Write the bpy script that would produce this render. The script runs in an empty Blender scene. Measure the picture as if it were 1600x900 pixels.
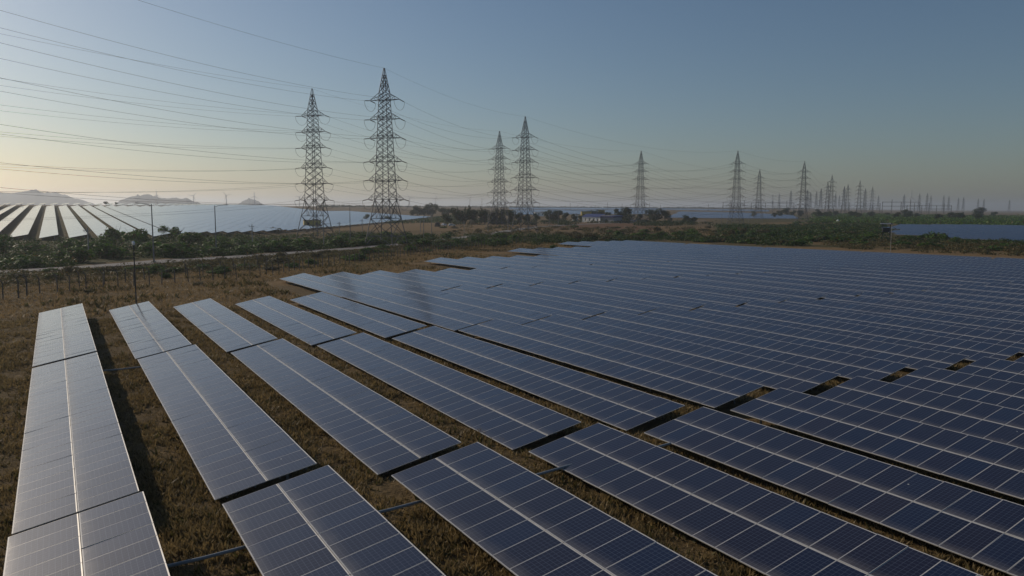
import bpy
import math
import random
import numpy as np
from mathutils import Matrix, Vector, Euler

SC = bpy.context.scene
COL = SC.collection
R = math.radians

# ============================================================ camera, sky, sun
CAM_H = 12.2
cam = bpy.data.cameras.new('drone_camera')
cam.sensor_width = 36.0
cam.lens = 26.56
cam.clip_start = 0.1
cam.clip_end = 60000.0
cam_o = bpy.data.objects.new('drone_camera', cam)
COL.objects.link(cam_o)
cam_o.matrix_world = (Matrix.Translation((0, 0, CAM_H)) @ Matrix.Rotation(-R(31.195), 4, 'Z')
                      @ Matrix.Rotation(R(90 - 6.11), 4, 'X') @ Matrix.Rotation(R(0.2746), 4, 'Z'))
SC.camera = cam_o

SUN_AZ, SUN_EL = -24.0, 24.0          # degrees clockwise from +Y, degrees above the horizon
world = bpy.data.worlds.new('World')
SC.world = world
world.use_nodes = True
wnt = world.node_tree
sky = wnt.nodes.new('ShaderNodeTexSky')
sky.sky_type = 'NISHITA'
sky.sun_disc = False
sky.sun_elevation = R(SUN_EL)
sky.sun_rotation = R(SUN_AZ)
sky.altitude = 2000
sky.air_density = 1.4
sky.dust_density = 4.9
sky.ozone_density = 3.7
wnt.links.new(sky.outputs[0], wnt.nodes['Background'].inputs[0])
wnt.nodes['Background'].inputs[1].default_value = 0.1

sun = bpy.data.lights.new('sun', 'SUN')
sun.energy = 4.6
sun.angle = R(0.53)
sun.color = (1.0, 0.85, 0.68)
sun_o = bpy.data.objects.new('sun', sun)
COL.objects.link(sun_o)
sun_dir = Vector((math.sin(R(SUN_AZ)) * math.cos(R(SUN_EL)), math.cos(R(SUN_AZ)) * math.cos(R(SUN_EL)), math.sin(R(SUN_EL))))
sun_o.rotation_euler = sun_dir.to_track_quat('Z', 'Y').to_euler()
sun_o.location = (-60, -40, 60)

SC.view_settings.view_transform = 'Standard'
SC.view_settings.look = 'None'
SC.view_settings.exposure = -0.80
SC.view_settings.gamma = 1.0
SC.render.engine = 'CYCLES'
SC.cycles.volume_bounces = 1
SC.cycles.max_bounces = 6
SC.cycles.use_denoising = True

HAZE_DENSITY = 0.000155
HAZE = True

# ---- lie of the land -------------------------------------------------------
XN = np.array([-400, -60, -5, 10, 30, 60, 100, 180, 235, 330], float)
YN = np.array([-400, -40, 10, 40, 75, 105, 150, 200, 240, 400], float)
ZN = np.array([
    [1.35, 1.35, 1.35, 1.3, 1.25, 1.3, 1.3, 1.3, .6, 0],
    [1.35, 1.35, 1.35, 1.3, 1.25, 1.3, 1.3, 1.3, .6, 0],
    [1.35, 1.35, 1.35, 1.3, 1.25, 1.3, 1.3, 1.3, .6, 0],
    [.80, .80, .80, .85, 1.1, 1.12, 1.15, 1.15, .5, 0],
    [.75, .75, .75, .75, .80, .82, .85, .85, .4, 0],
    [.60, .60, .60, .55, .50, .50, .50, .50, .2, 0],
    [.50, .50, .50, .40, .20, .05, 0, 0, 0, 0],
    [.10, .10, .10, .10, .05, -.2, -.4, -.45, -.2, 0],
    [0, 0, 0, 0, 0, -.1, -.3, -.4, -.1, 0],
    [0, 0, 0, 0, 0, 0, 0, 0, 0, 0]], float)


def land(x, y):
    """height of the bare ground (numpy arrays or numbers)"""
    x = np.asarray(x, float)
    y = np.asarray(y, float)
    xc = np.clip(x, XN[0], XN[-1])
    yc = np.clip(y, YN[0], YN[-1])
    i = np.clip(np.searchsorted(XN, xc, 'right') - 1, 0, len(XN) - 2)
    j = np.clip(np.searchsorted(YN, yc, 'right') - 1, 0, len(YN) - 2)
    u = (xc - XN[i]) / (XN[i + 1] - XN[i])
    v = (yc - YN[j]) / (YN[j + 1] - YN[j])
    z = (ZN[j, i] * (1 - u) + ZN[j, i + 1] * u) * (1 - v) + (ZN[j + 1, i] * (1 - u) + ZN[j + 1, i + 1] * u) * v
    # long rise beyond the road, steep on the left and far away on the right
    r = x / np.maximum(y, 60.0)
    t = np.clip((r - .10) / .38, 0, 1)
    t = t * t * (3 - 2 * t)
    start, run = 170 + 435 * t, 500 + 850 * t
    k = np.clip((y - start) / run, 0, 1.06)
    amp = np.clip((1.75 - r) / .45, 0, 1) * np.clip((r + 1.5) / .5, 0, 1)
    return z + 11.0 * k * amp


def gz(x, y):
    return float(land(x, y))


# ============================================================ materials
def new_mat(name):
    m = bpy.data.materials.new(name)
    m.use_nodes = True
    nt = m.node_tree
    return m, nt, nt.nodes['Principled BSDF']


def node(nt, kind, **kw):
    n = nt.nodes.new(kind)
    for k, v in kw.items():
        if hasattr(n, k):
            setattr(n, k, v)
        else:
            n.inputs[k].default_value = v
    return n


def math_n(nt, op, a, b=None, c=None):
    n = nt.nodes.new('ShaderNodeMath')
    n.operation = op
    for i, v in enumerate((a, b, c)):
        if v is None:
            continue
        if isinstance(v, (int, float)):
            n.inputs[i].default_value = v
        else:
            nt.links.new(v, n.inputs[i])
    return n.outputs[0]


def mixc(nt, f, a, b):
    n = nt.nodes.new('ShaderNodeMix')
    n.data_type = 'RGBA'
    for s, v in ((n.inputs[0], f), (n.inputs[6], a), (n.inputs[7], b)):
        if isinstance(v, (int, float)):
            s.default_value = v
        elif isinstance(v, tuple):
            s.default_value = (*v, 1.0)
        else:
            nt.links.new(v, s)
    return n.outputs[2]


def ramp(nt, f, stops):
    n = nt.nodes.new('ShaderNodeValToRGB')
    e = n.color_ramp.elements
    while len(e) < len(stops):
        e.new(0.5)
    for i, (p, c) in enumerate(stops):
        e[i].position = p
        e[i].color = (*c, 1.0)
    nt.links.new(f, n.inputs[0])
    return n.outputs[0]


def noise(nt, vec, scale, detail=3.0, rough=0.55):
    n = nt.nodes.new('ShaderNodeTexNoise')
    n.inputs['Scale'].default_value = scale
    n.inputs['Detail'].default_value = detail
    n.inputs['Roughness'].default_value = rough
    if vec is not None:
        nt.links.new(vec, n.inputs['Vector'])
    return n.outputs[0]


def world_pos(nt):
    return nt.nodes.new('ShaderNodeNewGeometry').outputs['Position']


def simple(name, col, rough=0.6, metal=0.0, wear=0.25, scale=3.0):
    m, nt, b = new_mat(name)
    f = noise(nt, world_pos(nt), scale, 4.0)
    dark = tuple(c * (1 - wear) for c in col)
    lite = tuple(min(1, c * (1 + wear)) for c in col)
    nt.links.new(ramp(nt, f, [(0.3, dark), (0.7, lite)]), b.inputs['Base Color'])
    b.inputs['Roughness'].default_value = rough
    b.inputs['Metallic'].default_value = metal
    return m


def island_random(nt):
    g = nt.nodes.new('ShaderNodeNewGeometry')
    o = nt.nodes.new('ShaderNodeObjectInfo')
    return math_n(nt, 'FRACT', math_n(nt, 'ADD', g.outputs['Random Per Island'], o.outputs['Random']))


def make_glass(name='photovoltaic_glass', dirty=0.0):
    m, nt, b = new_mat(name)
    uv = nt.nodes.new('ShaderNodeUVMap')
    sep = nt.nodes.new('ShaderNodeSeparateXYZ')
    nt.links.new(uv.outputs[0], sep.inputs[0])

    def lines(s, n, w):
        f = math_n(nt, 'FRACT', math_n(nt, 'MULTIPLY', s, n))
        d = math_n(nt, 'ABSOLUTE', math_n(nt, 'SUBTRACT', f, 0.5))
        return math_n(nt, 'GREATER_THAN', d, 0.5 - w)
    gl = math_n(nt, 'MAXIMUM', lines(sep.outputs[0], 6.0, 0.035), lines(sep.outputs[1], 12.0, 0.035))
    rnd = island_random(nt)
    cells = ramp(nt, rnd, [(0.0, (0.005, 0.007, 0.023)), (0.3, (0.009, 0.008, 0.022)), (0.6, (0.005, 0.008, 0.028)),
                           (0.85, (0.004, 0.012, 0.040)), (1.0, (0.013, 0.009, 0.020))])
    crystal = noise(nt, uv.outputs[0], 60.0, 2.0)
    cells = mixc(nt, math_n(nt, 'MULTIPLY', crystal, 0.25), cells, (0.011, 0.014, 0.036))
    col = mixc(nt, math_n(nt, 'MULTIPLY', gl, 0.75), cells, (0.11, 0.12, 0.16))
    # dust that has slid down and collected along each module's low edge
    wn = noise(nt, world_pos(nt), 1.3, 4.0)
    v = math_n(nt, 'SUBTRACT', sep.outputs[1], math_n(nt, 'MULTIPLY', math_n(nt, 'SUBTRACT', wn, 0.5), 0.25))
    edge = math_n(nt, 'SUBTRACT', 1.0, math_n(nt, 'MULTIPLY', v, 3.6))
    edge = math_n(nt, 'MAXIMUM', edge, 0.0)
    edge = math_n(nt, 'POWER', edge, 1.6)
    film = math_n(nt, 'MULTIPLY_ADD', noise(nt, world_pos(nt), 0.09, 4.0), 0.05, -0.014)
    film = math_n(nt, 'MAXIMUM', film, 0.0)
    film = math_n(nt, 'ADD', film, dirty)
    film = math_n(nt, 'ADD', film, math_n(nt, 'MULTIPLY', math_n(nt, 'FRACT', math_n(nt, 'MULTIPLY', rnd, 13.7)), 0.010))
    dust = math_n(nt, 'MINIMUM', math_n(nt, 'MULTIPLY_ADD', edge, 0.36, film), 0.6)
    col = mixc(nt, dust, col, (0.24, 0.22, 0.20))
    vo = nt.nodes.new('ShaderNodeTexVoronoi')        # a few bird droppings
    vo.inputs['Scale'].default_value = 0.9
    nt.links.new(world_pos(nt), vo.inputs['Vector'])
    pick = nt.nodes.new('ShaderNodeSeparateColor')
    nt.links.new(vo.outputs['Color'], pick.inputs[0])
    spot = math_n(nt, 'MULTIPLY', math_n(nt, 'LESS_THAN', vo.outputs['Distance'], 0.028), math_n(nt, 'GREATER_THAN', pick.outputs[0], 0.72))
    col = mixc(nt, spot, col, (0.55, 0.54, 0.50))
    nt.links.new(col, b.inputs['Base Color'])
    b.inputs['IOR'].default_value = 1.40
    b.inputs['Specular Tint'].default_value = (1.0, 0.93, 0.97, 1)
    b.inputs['Coat Weight'].default_value = 0.46
    b.inputs['Coat Roughness'].default_value = 0.40
    b.inputs['Coat IOR'].default_value = 1.5
    rr = math_n(nt, 'MULTIPLY_ADD', dust, 0.5 if not dirty else 0.0, 0.10)
    nt.links.new(rr, b.inputs['Roughness'])
    return m


M_GLASS = make_glass()
M_DUSTY = make_glass('dusty_photovoltaic_glass', 0.10)
M_FRAME = simple('anodised_aluminium', (0.60, 0.58, 0.54), 0.45, 0.25, 0.08)
M_BACK = simple('panel_backsheet', (0.30, 0.31, 0.32), 0.7)
M_STEEL = simple('galvanised_steel', (0.20, 0.21, 0.22), 0.55, 0.5, 0.2)
M_PYLON = simple('weathered_pylon_steel', (0.085, 0.09, 0.10), 0.6, 0.3, 0.2)
M_WIRE = simple('dull_conductor', (0.05, 0.055, 0.06), 0.7, 0.2, 0.1)
M_INSUL = simple('brown_porcelain', (0.06, 0.045, 0.04), 0.35)
M_DARK = simple('dark_painted_steel', (0.018, 0.018, 0.02), 0.5)
M_LAMPPOST = simple('grey_lamp_post', (0.16, 0.165, 0.17), 0.5, 0.3)
M_CONC = simple('old_concrete', (0.30, 0.29, 0.27), 0.9)
M_POST = simple('dark_fence_post', (0.075, 0.068, 0.06), 0.9)
M_WHITE = simple('white_paint', (0.86, 0.85, 0.82), 0.6, 0, 0.08)
M_YELLOW = simple('yellow_render', (0.55, 0.42, 0.12), 0.8, 0, 0.12)
M_BLUEROOF = simple('blue_sheet_roof', (0.035, 0.05, 0.16), 0.5, 0, 0.2)
M_GREYWALL = simple('grey_render', (0.30, 0.31, 0.34), 0.85, 0, 0.15)
M_WINDOW = simple('dark_window_glass', (0.02, 0.022, 0.026), 0.12)
M_TYRE = simple('black_rubber', (0.02, 0.02, 0.02), 0.8)
M_CARPAINT = simple('white_car_paint', (0.75, 0.75, 0.74), 0.25, 0, 0.04)
M_STRAW = simple('old_straw', (0.30, 0.20, 0.09), 0.95, 0, 0.3)
M_TURBINE = simple('pale_turbine_paint', (0.5, 0.5, 0.5), 0.5, 0, 0.05)
M_PIPE = simple('grey_plastic_pipe', (0.20, 0.22, 0.23), 0.45, 0, 0.15)


def make_leaf(name, dark, light, dry=(0.14, 0.10, 0.04), dryness=0.1):
    m, nt, b = new_mat(name)
    rnd = island_random(nt)
    big = noise(nt, world_pos(nt), 0.28, 3.0)
    f = math_n(nt, 'ADD', math_n(nt, 'MULTIPLY', rnd, 0.55), math_n(nt, 'MULTIPLY_ADD', big, 1.3, -0.42))
    c = ramp(nt, f, [(0.0, dark), (0.75, light), (1.0, tuple(0.6 * a + 0.4 * d for a, d in zip(light, dry)))])
    if dryness:
        c = mixc(nt, math_n(nt, 'LESS_THAN', math_n(nt, 'FRACT', math_n(nt, 'MULTIPLY', rnd, 7.31)), dryness), c, dry)
    nt.links.new(c, b.inputs['Base Color'])
    b.inputs['Roughness'].default_value = 0.6
    b.inputs['Specular IOR Level'].default_value = 0.25
    out = nt.nodes['Material Output']
    tr = nt.nodes.new('ShaderNodeBsdfTranslucent')
    nt.links.new(c, tr.inputs[0])
    mx = nt.nodes.new('ShaderNodeMixShader')
    mx.inputs[0].default_value = 0.35
    nt.links.new(b.outputs[0], mx.inputs[1])
    nt.links.new(tr.outputs[0], mx.inputs[2])
    nt.links.new(mx.outputs[0], out.inputs['Surface'])
    return m


M_SCRUB = make_leaf('scrub_leaves', (0.020, 0.046, 0.008), (0.090, 0.175, 0.024), dryness=0.06)
M_UNDER = make_leaf('undergrowth_leaves', (0.012, 0.026, 0.006), (0.052, 0.095, 0.017), dryness=0.06)
M_DRYBUSH = make_leaf('dusty_scrub_leaves', (0.035, 0.036, 0.014), (0.105, 0.105, 0.038), dryness=0.3)
M_TREE = make_leaf('tree_leaves', (0.013, 0.026, 0.008), (0.046, 0.072, 0.020), dryness=0.04)
M_BARK = simple('bark', (0.09, 0.07, 0.05), 0.9)
M_GRASS = make_leaf('dry_grass_blades', (0.10, 0.078, 0.034), (0.30, 0.22, 0.098), dry=(0.20, 0.15, 0.075), dryness=0.12)
M_STRAWGRASS = make_leaf('straw_grass_blades', (0.18, 0.125, 0.055), (0.36, 0.25, 0.115), dry=(0.30, 0.22, 0.11), dryness=0.2)
M_WEED = make_leaf('green_weed_blades', (0.05, 0.05, 0.016), (0.11, 0.10, 0.034), dryness=0.35)


def make_ground():
    m, nt, b = new_mat('dry_plain')
    p = world_pos(nt)
    n1 = noise(nt, p, 0.02, 5.0)
    n2 = noise(nt, p, 0.22, 5.0, 0.65)
    n3 = noise(nt, p, 2.2, 5.0, 0.7)
    dirt = ramp(nt, n3, [(0.25, (0.075, 0.053, 0.027)), (0.55, (0.15, 0.107, 0.053)), (0.8, (0.25, 0.18, 0.09))])
    green = ramp(nt, n3, [(0.25, (0.034, 0.038, 0.013)), (0.6, (0.070, 0.072, 0.024)), (0.85, (0.12, 0.10, 0.04))])
    at = nt.nodes.new('ShaderNodeAttribute')
    at.attribute_name = 'cover'
    sp = nt.nodes.new('ShaderNodeSeparateColor')
    nt.links.new(at.outputs['Color'], sp.inputs[0])
    g = math_n(nt, 'ADD', math_n(nt, 'MULTIPLY_ADD', n2, 1.6, -1.05), math_n(nt, 'MULTIPLY_ADD', n1, 0.8, -0.4))
    g = math_n(nt, 'ADD', g, math_n(nt, 'MULTIPLY', sp.outputs[1], 1.1))
    g = math_n(nt, 'MINIMUM', math_n(nt, 'MAXIMUM', g, 0.0), 1.0)
    c = mixc(nt, g, dirt, green)
    straw = ramp(nt, n3, [(0.2, (0.13, 0.085, 0.040)), (0.7, (0.27, 0.18, 0.085))])
    st = math_n(nt, 'MULTIPLY', sp.outputs[0], math_n(nt, 'MULTIPLY_ADD', n2, 1.4, 0.1))
    c = mixc(nt, math_n(nt, 'MINIMUM', st, 1.0), c, straw)
    soil = ramp(nt, n3, [(0.2, (0.085, 0.040, 0.024)), (0.8, (0.16, 0.085, 0.050))])
    c = mixc(nt, sp.outputs[2], c, soil)
    nt.links.new(c, b.inputs['Base Color'])
    b.inputs['Roughness'].default_value = 1.0
    b.inputs['Specular IOR Level'].default_value = 0.1
    bp = nt.nodes.new('ShaderNodeBump')
    bp.inputs['Strength'].default_value = 0.9
    bp.inputs['Distance'].default_value = 0.25
    nt.links.new(math_n(nt, 'ADD', n3, math_n(nt, 'MULTIPLY', n2, 1.5)), bp.inputs['Height'])
    nt.links.new(bp.outputs[0], b.inputs['Normal'])
    return m


M_GROUND = make_ground()
M_ROAD = simple('worn_asphalt', (0.17, 0.16, 0.15), 0.9, 0, 0.2, 0.6)
M_HILL = simple('scrubby_hillside', (0.025, 0.04, 0.05), 1.0, 0, 0.3, 0.01)


# ============================================================ mesh helpers
class MB:
    """collects faces for ONE mesh"""

    def __init__(self):
        self.v, self.f, self.m, self.uv = [], [], [], {}

    def quad(self, a, b, c, d, mat=0, uv=None):
        i = len(self.v)
        self.v += [tuple(a), tuple(b), tuple(c), tuple(d)]
        if uv:
            self.uv[len(self.f)] = uv
        self.f.append((i, i + 1, i + 2, i + 3))
        self.m.append(mat)

    def box(self, c, s, mat=0, rot=None):
        i = len(self.v)
        M = rot if rot is not None else Matrix.Identity(3)
        c = Vector(c)
        for dx, dy, dz in ((-1, -1, -1), (1, -1, -1), (1, 1, -1), (-1, 1, -1), (-1, -1, 1), (1, -1, 1), (1, 1, 1), (-1, 1, 1)):
            self.v.append(tuple(c + M @ Vector((dx * s[0] / 2, dy * s[1] / 2, dz * s[2] / 2))))
        for q in ((0, 3, 2, 1), (4, 5, 6, 7), (0, 1, 5, 4), (1, 2, 6, 5), (2, 3, 7, 6), (3, 0, 4, 7)):
            self.f.append(tuple(i + k for k in q))
            self.m.append(mat)

    def beam(self, p, q, r0, r1=None, n=4, mat=0, cap=True):
        r1 = r0 if r1 is None else r1
        p, q = Vector(p), Vector(q)
        d = (q - p)
        if d.length < 1e-6:
            return
        d.normalize()
        a = d.orthogonal().normalized() if abs(d.z) > .99 else d.cross(Vector((0, 0, 1))).normalized()
        b = d.cross(a)
        i = len(self.v)
        for c, r in ((p, r0), (q, r1)):
            for k in range(n):
                t = 2 * math.pi * (k + .5) / n
                self.v.append(tuple(c + (a * math.cos(t) + b * math.sin(t)) * r))
        for k in range(n):
            k2 = (k + 1) % n
            self.f.append((i + k, i + k2, i + n + k2, i + n + k))
            self.m.append(mat)
        if cap:
            self.f.append(tuple(i + n - 1 - k for k in range(n)))
            self.f.append(tuple(i + n + k for k in range(n)))
            self.m += [mat, mat]

    def poly(self, pts, r, n=4, mat=0):
        pts = [Vector(p) for p in pts]
        base = len(self.v)
        for k, p in enumerate(pts):
            d = (pts[min(k + 1, len(pts) - 1)] - pts[max(k - 1, 0)]).normalized()
            a = d.orthogonal().normalized() if abs(d.z) > .99 else d.cross(Vector((0, 0, 1))).normalized()
            b = d.cross(a)
            rr = r[k] if isinstance(r, (list, tuple)) else r
            for j in range(n):
                t = 2 * math.pi * (j + .5) / n
                self.v.append(tuple(p + (a * math.cos(t) + b * math.sin(t)) * rr))
        for k in range(len(pts) - 1):
            for j in range(n):
                j2 = (j + 1) % n
                A, B = base + k * n, base + (k + 1) * n
                self.f.append((A + j, A + j2, B + j2, B + j))
                self.m.append(mat)

    def mesh(self, name, mats):
        me = bpy.data.meshes.new(name)
        me.from_pydata(self.v, [], self.f)
        for m in mats:
            me.materials.append(m)
        if len(mats) > 1:
            me.polygons.foreach_set('material_index', self.m)
        if self.uv:
            lay = me.uv_layers.new(name='UVMap')
            for fi, uvs in self.uv.items():
                for k, li in enumerate(me.polygons[fi].loop_indices):
                    lay.data[li].uv = uvs[k]
        me.update()
        return me


def put(name, me, parent=None, loc=None, rot=None, scale=None):
    o = bpy.data.objects.new(name, me)
    COL.objects.link(o)
    if parent is not None:
        o.parent = parent
    if loc is not None:
        o.location = loc
    if rot is not None:
        o.rotation_euler = rot
    if scale is not None:
        o.scale = scale
    return o


def tag(o, label, cat, group=None, kind=None):
    o['label'] = label
    o['category'] = cat
    if group:
        o['group'] = group
    if kind:
        o['kind'] = kind
    return o


def thing(name, label, cat, loc, rz=0.0, group=None):
    o = put(name, None, None, loc, (0, 0, rz))
    o.empty_display_size = 0.2
    return tag(o, label, cat, group)


def structure(o):
    o['kind'] = 'structure'
    return o


def copy_tree(src, loc, rz, label, group=None, scale=None):
    c = src.copy()
    COL.objects.link(c)
    c.location = loc
    c.rotation_euler = (0, 0, rz)
    if scale is not None:
        c.scale = scale
    c['label'] = label
    if group:
        c['group'] = group
    for ch in KIDS.get(src.name, []):
        d = ch.copy()
        COL.objects.link(d)
        d.parent = c
        for gr in KIDS.get(ch.name, []):
            e = gr.copy()
            COL.objects.link(e)
            e.parent = d
    return c


KIDS = {}


def kid(parent, name, me, loc=None, rot=None, scale=None):
    o = put(name, me, parent, loc, rot, scale)
    KIDS.setdefault(parent.name, []).append(o)
    return o


ORD = ['zeroth', 'first', 'second', 'third', 'fourth', 'fifth', 'sixth', 'seventh', 'eighth', 'ninth', 'tenth', 'eleventh', 'twelfth',
       'thirteenth', 'fourteenth', 'fifteenth', 'sixteenth', 'seventeenth', 'eighteenth', 'nineteenth', 'twentieth']
TENS = {2: 'twenty', 3: 'thirty', 4: 'forty', 5: 'fifty', 6: 'sixty'}


def ordinal(n):
    if n <= 20:
        return ORD[n]
    if n % 10 == 0:
        return TENS[n // 10][:-1] + 'ieth'
    return TENS[n // 10] + '-' + ORD[n % 10]


def in_view(x, y, z, margin=0.0):
    """does the photograph's field of view take in this point (used only to number labels)"""
    p = cam_o.matrix_world.inverted() @ Vector((x, y, z))
    if p.z > -1:
        return False
    u, v = p.x / -p.z * 1180.5, p.y / -p.z * 1180.5
    return abs(u) < 800 + margin and abs(v) < 450 + margin


# ============================================================ ground
def graded(lo_far, lo, hi, hi_far, step):
    a = list(np.arange(lo, hi + .01, step))
    s, x = step, lo
    while x > lo_far:
        s *= 1.22
        x -= s
        a.insert(0, x)
    s, x = step, hi
    while x < hi_far:
        s *= 1.22
        x += s
        a.append(x)
    return np.array(a)


def build_ground():
    xs = graded(-11000, -45, 330, 11000, 3.0)
    ys = graded(-9000, -20, 330, 11000, 3.0)
    X, Y = np.meshgrid(xs, ys)
    Z = land(X, Y)
    rng = np.random.default_rng(3)
    near = np.clip(1 - np.hypot(X, Y) / 420, 0, 1)
    Z = Z + rng.normal(0, .06, X.shape) * near - .06 * near
    v = np.stack([X, Y, Z], -1).reshape(-1, 3)
    ny, nx = X.shape
    idx = np.arange(nx * ny).reshape(ny, nx)
    f = np.stack([idx[:-1, :-1], idx[:-1, 1:], idx[1:, 1:], idx[1:, :-1]], -1).reshape(-1, 4)
    me = bpy.data.meshes.new('ground')
    me.from_pydata(v.tolist(), [], f.tolist())
    me.materials.append(M_GROUND)
    # land cover: red = straw-coloured grass, green = green scrub floor, blue = ploughed reddish soil
    cov = np.zeros((len(v), 4), np.float32)
    cov[:, 3] = 1
    x, y = v[:, 0], v[:, 1]
    ax = np.degrees(np.arctan2(x, np.maximum(y, 1e-3)))
    d = np.hypot(x, y)
    edge = np.minimum(200, np.where(x < 27, 92, np.where(x < 64, 122, np.where(x < 98, 153, np.where(x < 138, 182, 210)))))
    strip = (y > edge - 8) & (y < edge + 14 + 3 * rng.normal(0, 1, len(v))) & (x > 20) & (x < 190)
    cov[strip, 0] = .9
    cov[(x > 172) & (x < 222 + 8 * rng.normal(0, 1, len(v))) & (y > 40) & (y < 200), 0] = .9
    left = (x < 24) & (y > 92) & (y < 150)
    cov[left, 1] = .30
    cov[left, 0] = .25
    cov[(ax > 18) & (ax < 42) & (d > 395) & (d < 640), 0] = .75          # open dry land round the haystack
    cov[(ax > 34) & (ax < 42) & (d > 430) & (d < 600), 2] = .7           # ploughed strips before the farmhouse
    cov[(ax > 42) & (ax < 52) & (d > 300) & (d < 520), 0] = .6
    cov[(ax > 46) & (d > 260) & (d < 1500), 1] = .85
    cov[(ax > 46) & (d > 260) & (d < 1500), 0] = 0
    band = (ax > 31) & (ax < 52) & (d > 256) & (d < 345)
    cov[band, 1] = .6
    cov[band & (d > 330), 0] = .5
    wet = (x > 222) & (y > 20) & (y < 210) & (x < 300)
    cov[wet, 0] = .55
    cov[wet, 1] = .5
    cov[(ax > 50) & (d > 640) & (d < 700), 0] = .9
    hillside = (x < 75) & (y > 225) & (y < 700) & (x > -120)
    cov[hillside, 1] = .75
    rd = np.abs((y - 163.5) - (x - 1.3) * .75) * .8
    cov[(ax < 22) & (d > 150) & (d < 275), 1] = np.maximum(cov[(ax < 22) & (d > 150) & (d < 275), 1], 1.0)
    cov[(rd < 5) & (x < 110), 0] = .5
    cov[(rd < 5) & (x < 110), 1] = 0
    ca = me.color_attributes.new('cover', 'FLOAT_COLOR', 'POINT')
    ca.data.foreach_set('color', cov.reshape(-1))
    for p in me.polygons:
        p.use_smooth = True
    return structure(put('ground', me))


build_ground()

ROAD = [(-90, 118), (-50, 137), (-25, 150), (-8.4, 159), (1.3, 163.8), (12.5, 170.8), (26, 180.8), (42, 191.5), (59, 204), (77, 216.5), (102, 236.5), (125, 257),
        (160, 292), (200, 335), (245, 383), (300, 428), (370, 470), (450, 500), (560, 530)]


def build_road():
    pts = []
    for k in range(len(ROAD) - 1):
        for t in np.linspace(0, 1, 8, endpoint=False):
            pts.append((ROAD[k][0] + (ROAD[k + 1][0] - ROAD[k][0]) * t, ROAD[k][1] + (ROAD[k + 1][1] - ROAD[k][1]) * t))
    b = MB()
    prev = None
    for k in range(len(pts) - 1):
        d = Vector((pts[k + 1][0] - pts[k][0], pts[k + 1][1] - pts[k][1])).normalized()
        n = Vector((-d.y, d.x)) * 3.2
        row = []
        for s in (1, .5, 0, -.5, -1):
            x, y = pts[k][0] + n.x * s, pts[k][1] + n.y * s
            row.append((x, y, gz(x, y) + .16 - .05 * abs(s)))
        for side in (0, -1):      # the verge runs down into the earth
            x, y = pts[k][0] + n.x * (1.12 if side == 0 else -1.12), pts[k][1] + n.y * (1.12 if side == 0 else -1.12)
            row.insert(0 if side == 0 else len(row), (x, y, gz(x, y) - .25))
        if prev:
            for j in range(len(row) - 1):
                b.quad(prev[j], row[j], row[j + 1], prev[j + 1])
        prev = row
    structure(put('road', b.mesh('road', [M_ROAD])))


build_road()


def build_hill(name, prof, dist, depth):
    """prof: list of (bearing in degrees, height in metres); a ridge with real depth"""
    rng = np.random.default_rng(len(prof) * 7 + int(dist))
    bs = np.linspace(prof[0][0], prof[-1][0], 60)
    hs = np.interp(bs, [p[0] for p in prof], [p[1] for p in prof])
    jag = rng.normal(0, 1, 60)
    jag = jag + np.convolve(jag, [.5, 1, .5], 'same')
    hs = hs + .75 * jag * (hs > 14)
    v, f = [], []
    prof_d = [(-1.0, 0), (-.7, .28), (-.4, .62), (-.15, .9), (0, 1), (.2, .88), (.6, .4), (1, 0)]
    for a, h in zip(bs, hs):
        for s, k in prof_d:
            dd = dist + s * depth
            wob = 1 + .09 * rng.normal() if 0 < k < 1 else 1
            v.append((math.sin(R(a)) * dd, math.cos(R(a)) * dd, 8 + max(0, (h - 8)) * k * wob))
    n = len(prof_d)
    for i in range(59):
        for j in range(n - 1):
            f.append((i * n + j, (i + 1) * n + j, (i + 1) * n + j + 1, i * n + j + 1))
    me = bpy.data.meshes.new(name)
    me.from_pydata(v, [], f)
    me.materials.append(M_HILL)
    for p in me.polygons:
        p.use_smooth = True
    structure(put(name, me))


def hprof(rows, dist):
    out = []
    for px, py in rows:
        b = 31.195 + math.degrees(math.atan((px - 800) / 1180.5))
        fwd = dist * math.cos(math.atan((px - 800) / 1180.5))
        out.append((b, CAM_H + (320 - py) / 1180.5 * fwd))
    return out


build_hill('hills', hprof([(-90, 322), (-60, 306), (-25, 300), (0, 301), (20, 303), (33, 301), (46, 298), (62, 298), (76, 302), (88, 300.5), (104, 304), (125, 310), (150, 317), (170, 323)], 4300), 4300, 700)
build_hill('hills', hprof([(176, 323), (188, 315), (200, 309), (215, 305.5), (232, 303.5), (250, 307), (262, 309), (278, 308.5), (296, 309.5), (312, 315), (328, 323)], 3900), 3900, 600)
build_hill('hills', hprof([(366, 323), (376, 316), (386, 310.5), (393, 308.5), (402, 311), (412, 317), (422, 323)], 4600), 4600, 500)

# ============================================================ the solar field in front
TILT = R(10.83)
CT, ST = math.cos(TILT), math.sin(TILT)
MOD_W, MOD_L, PITCH, NCOL = 0.988, 1.955, 1.0, 30
SLOPE_W = 3.94


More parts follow.
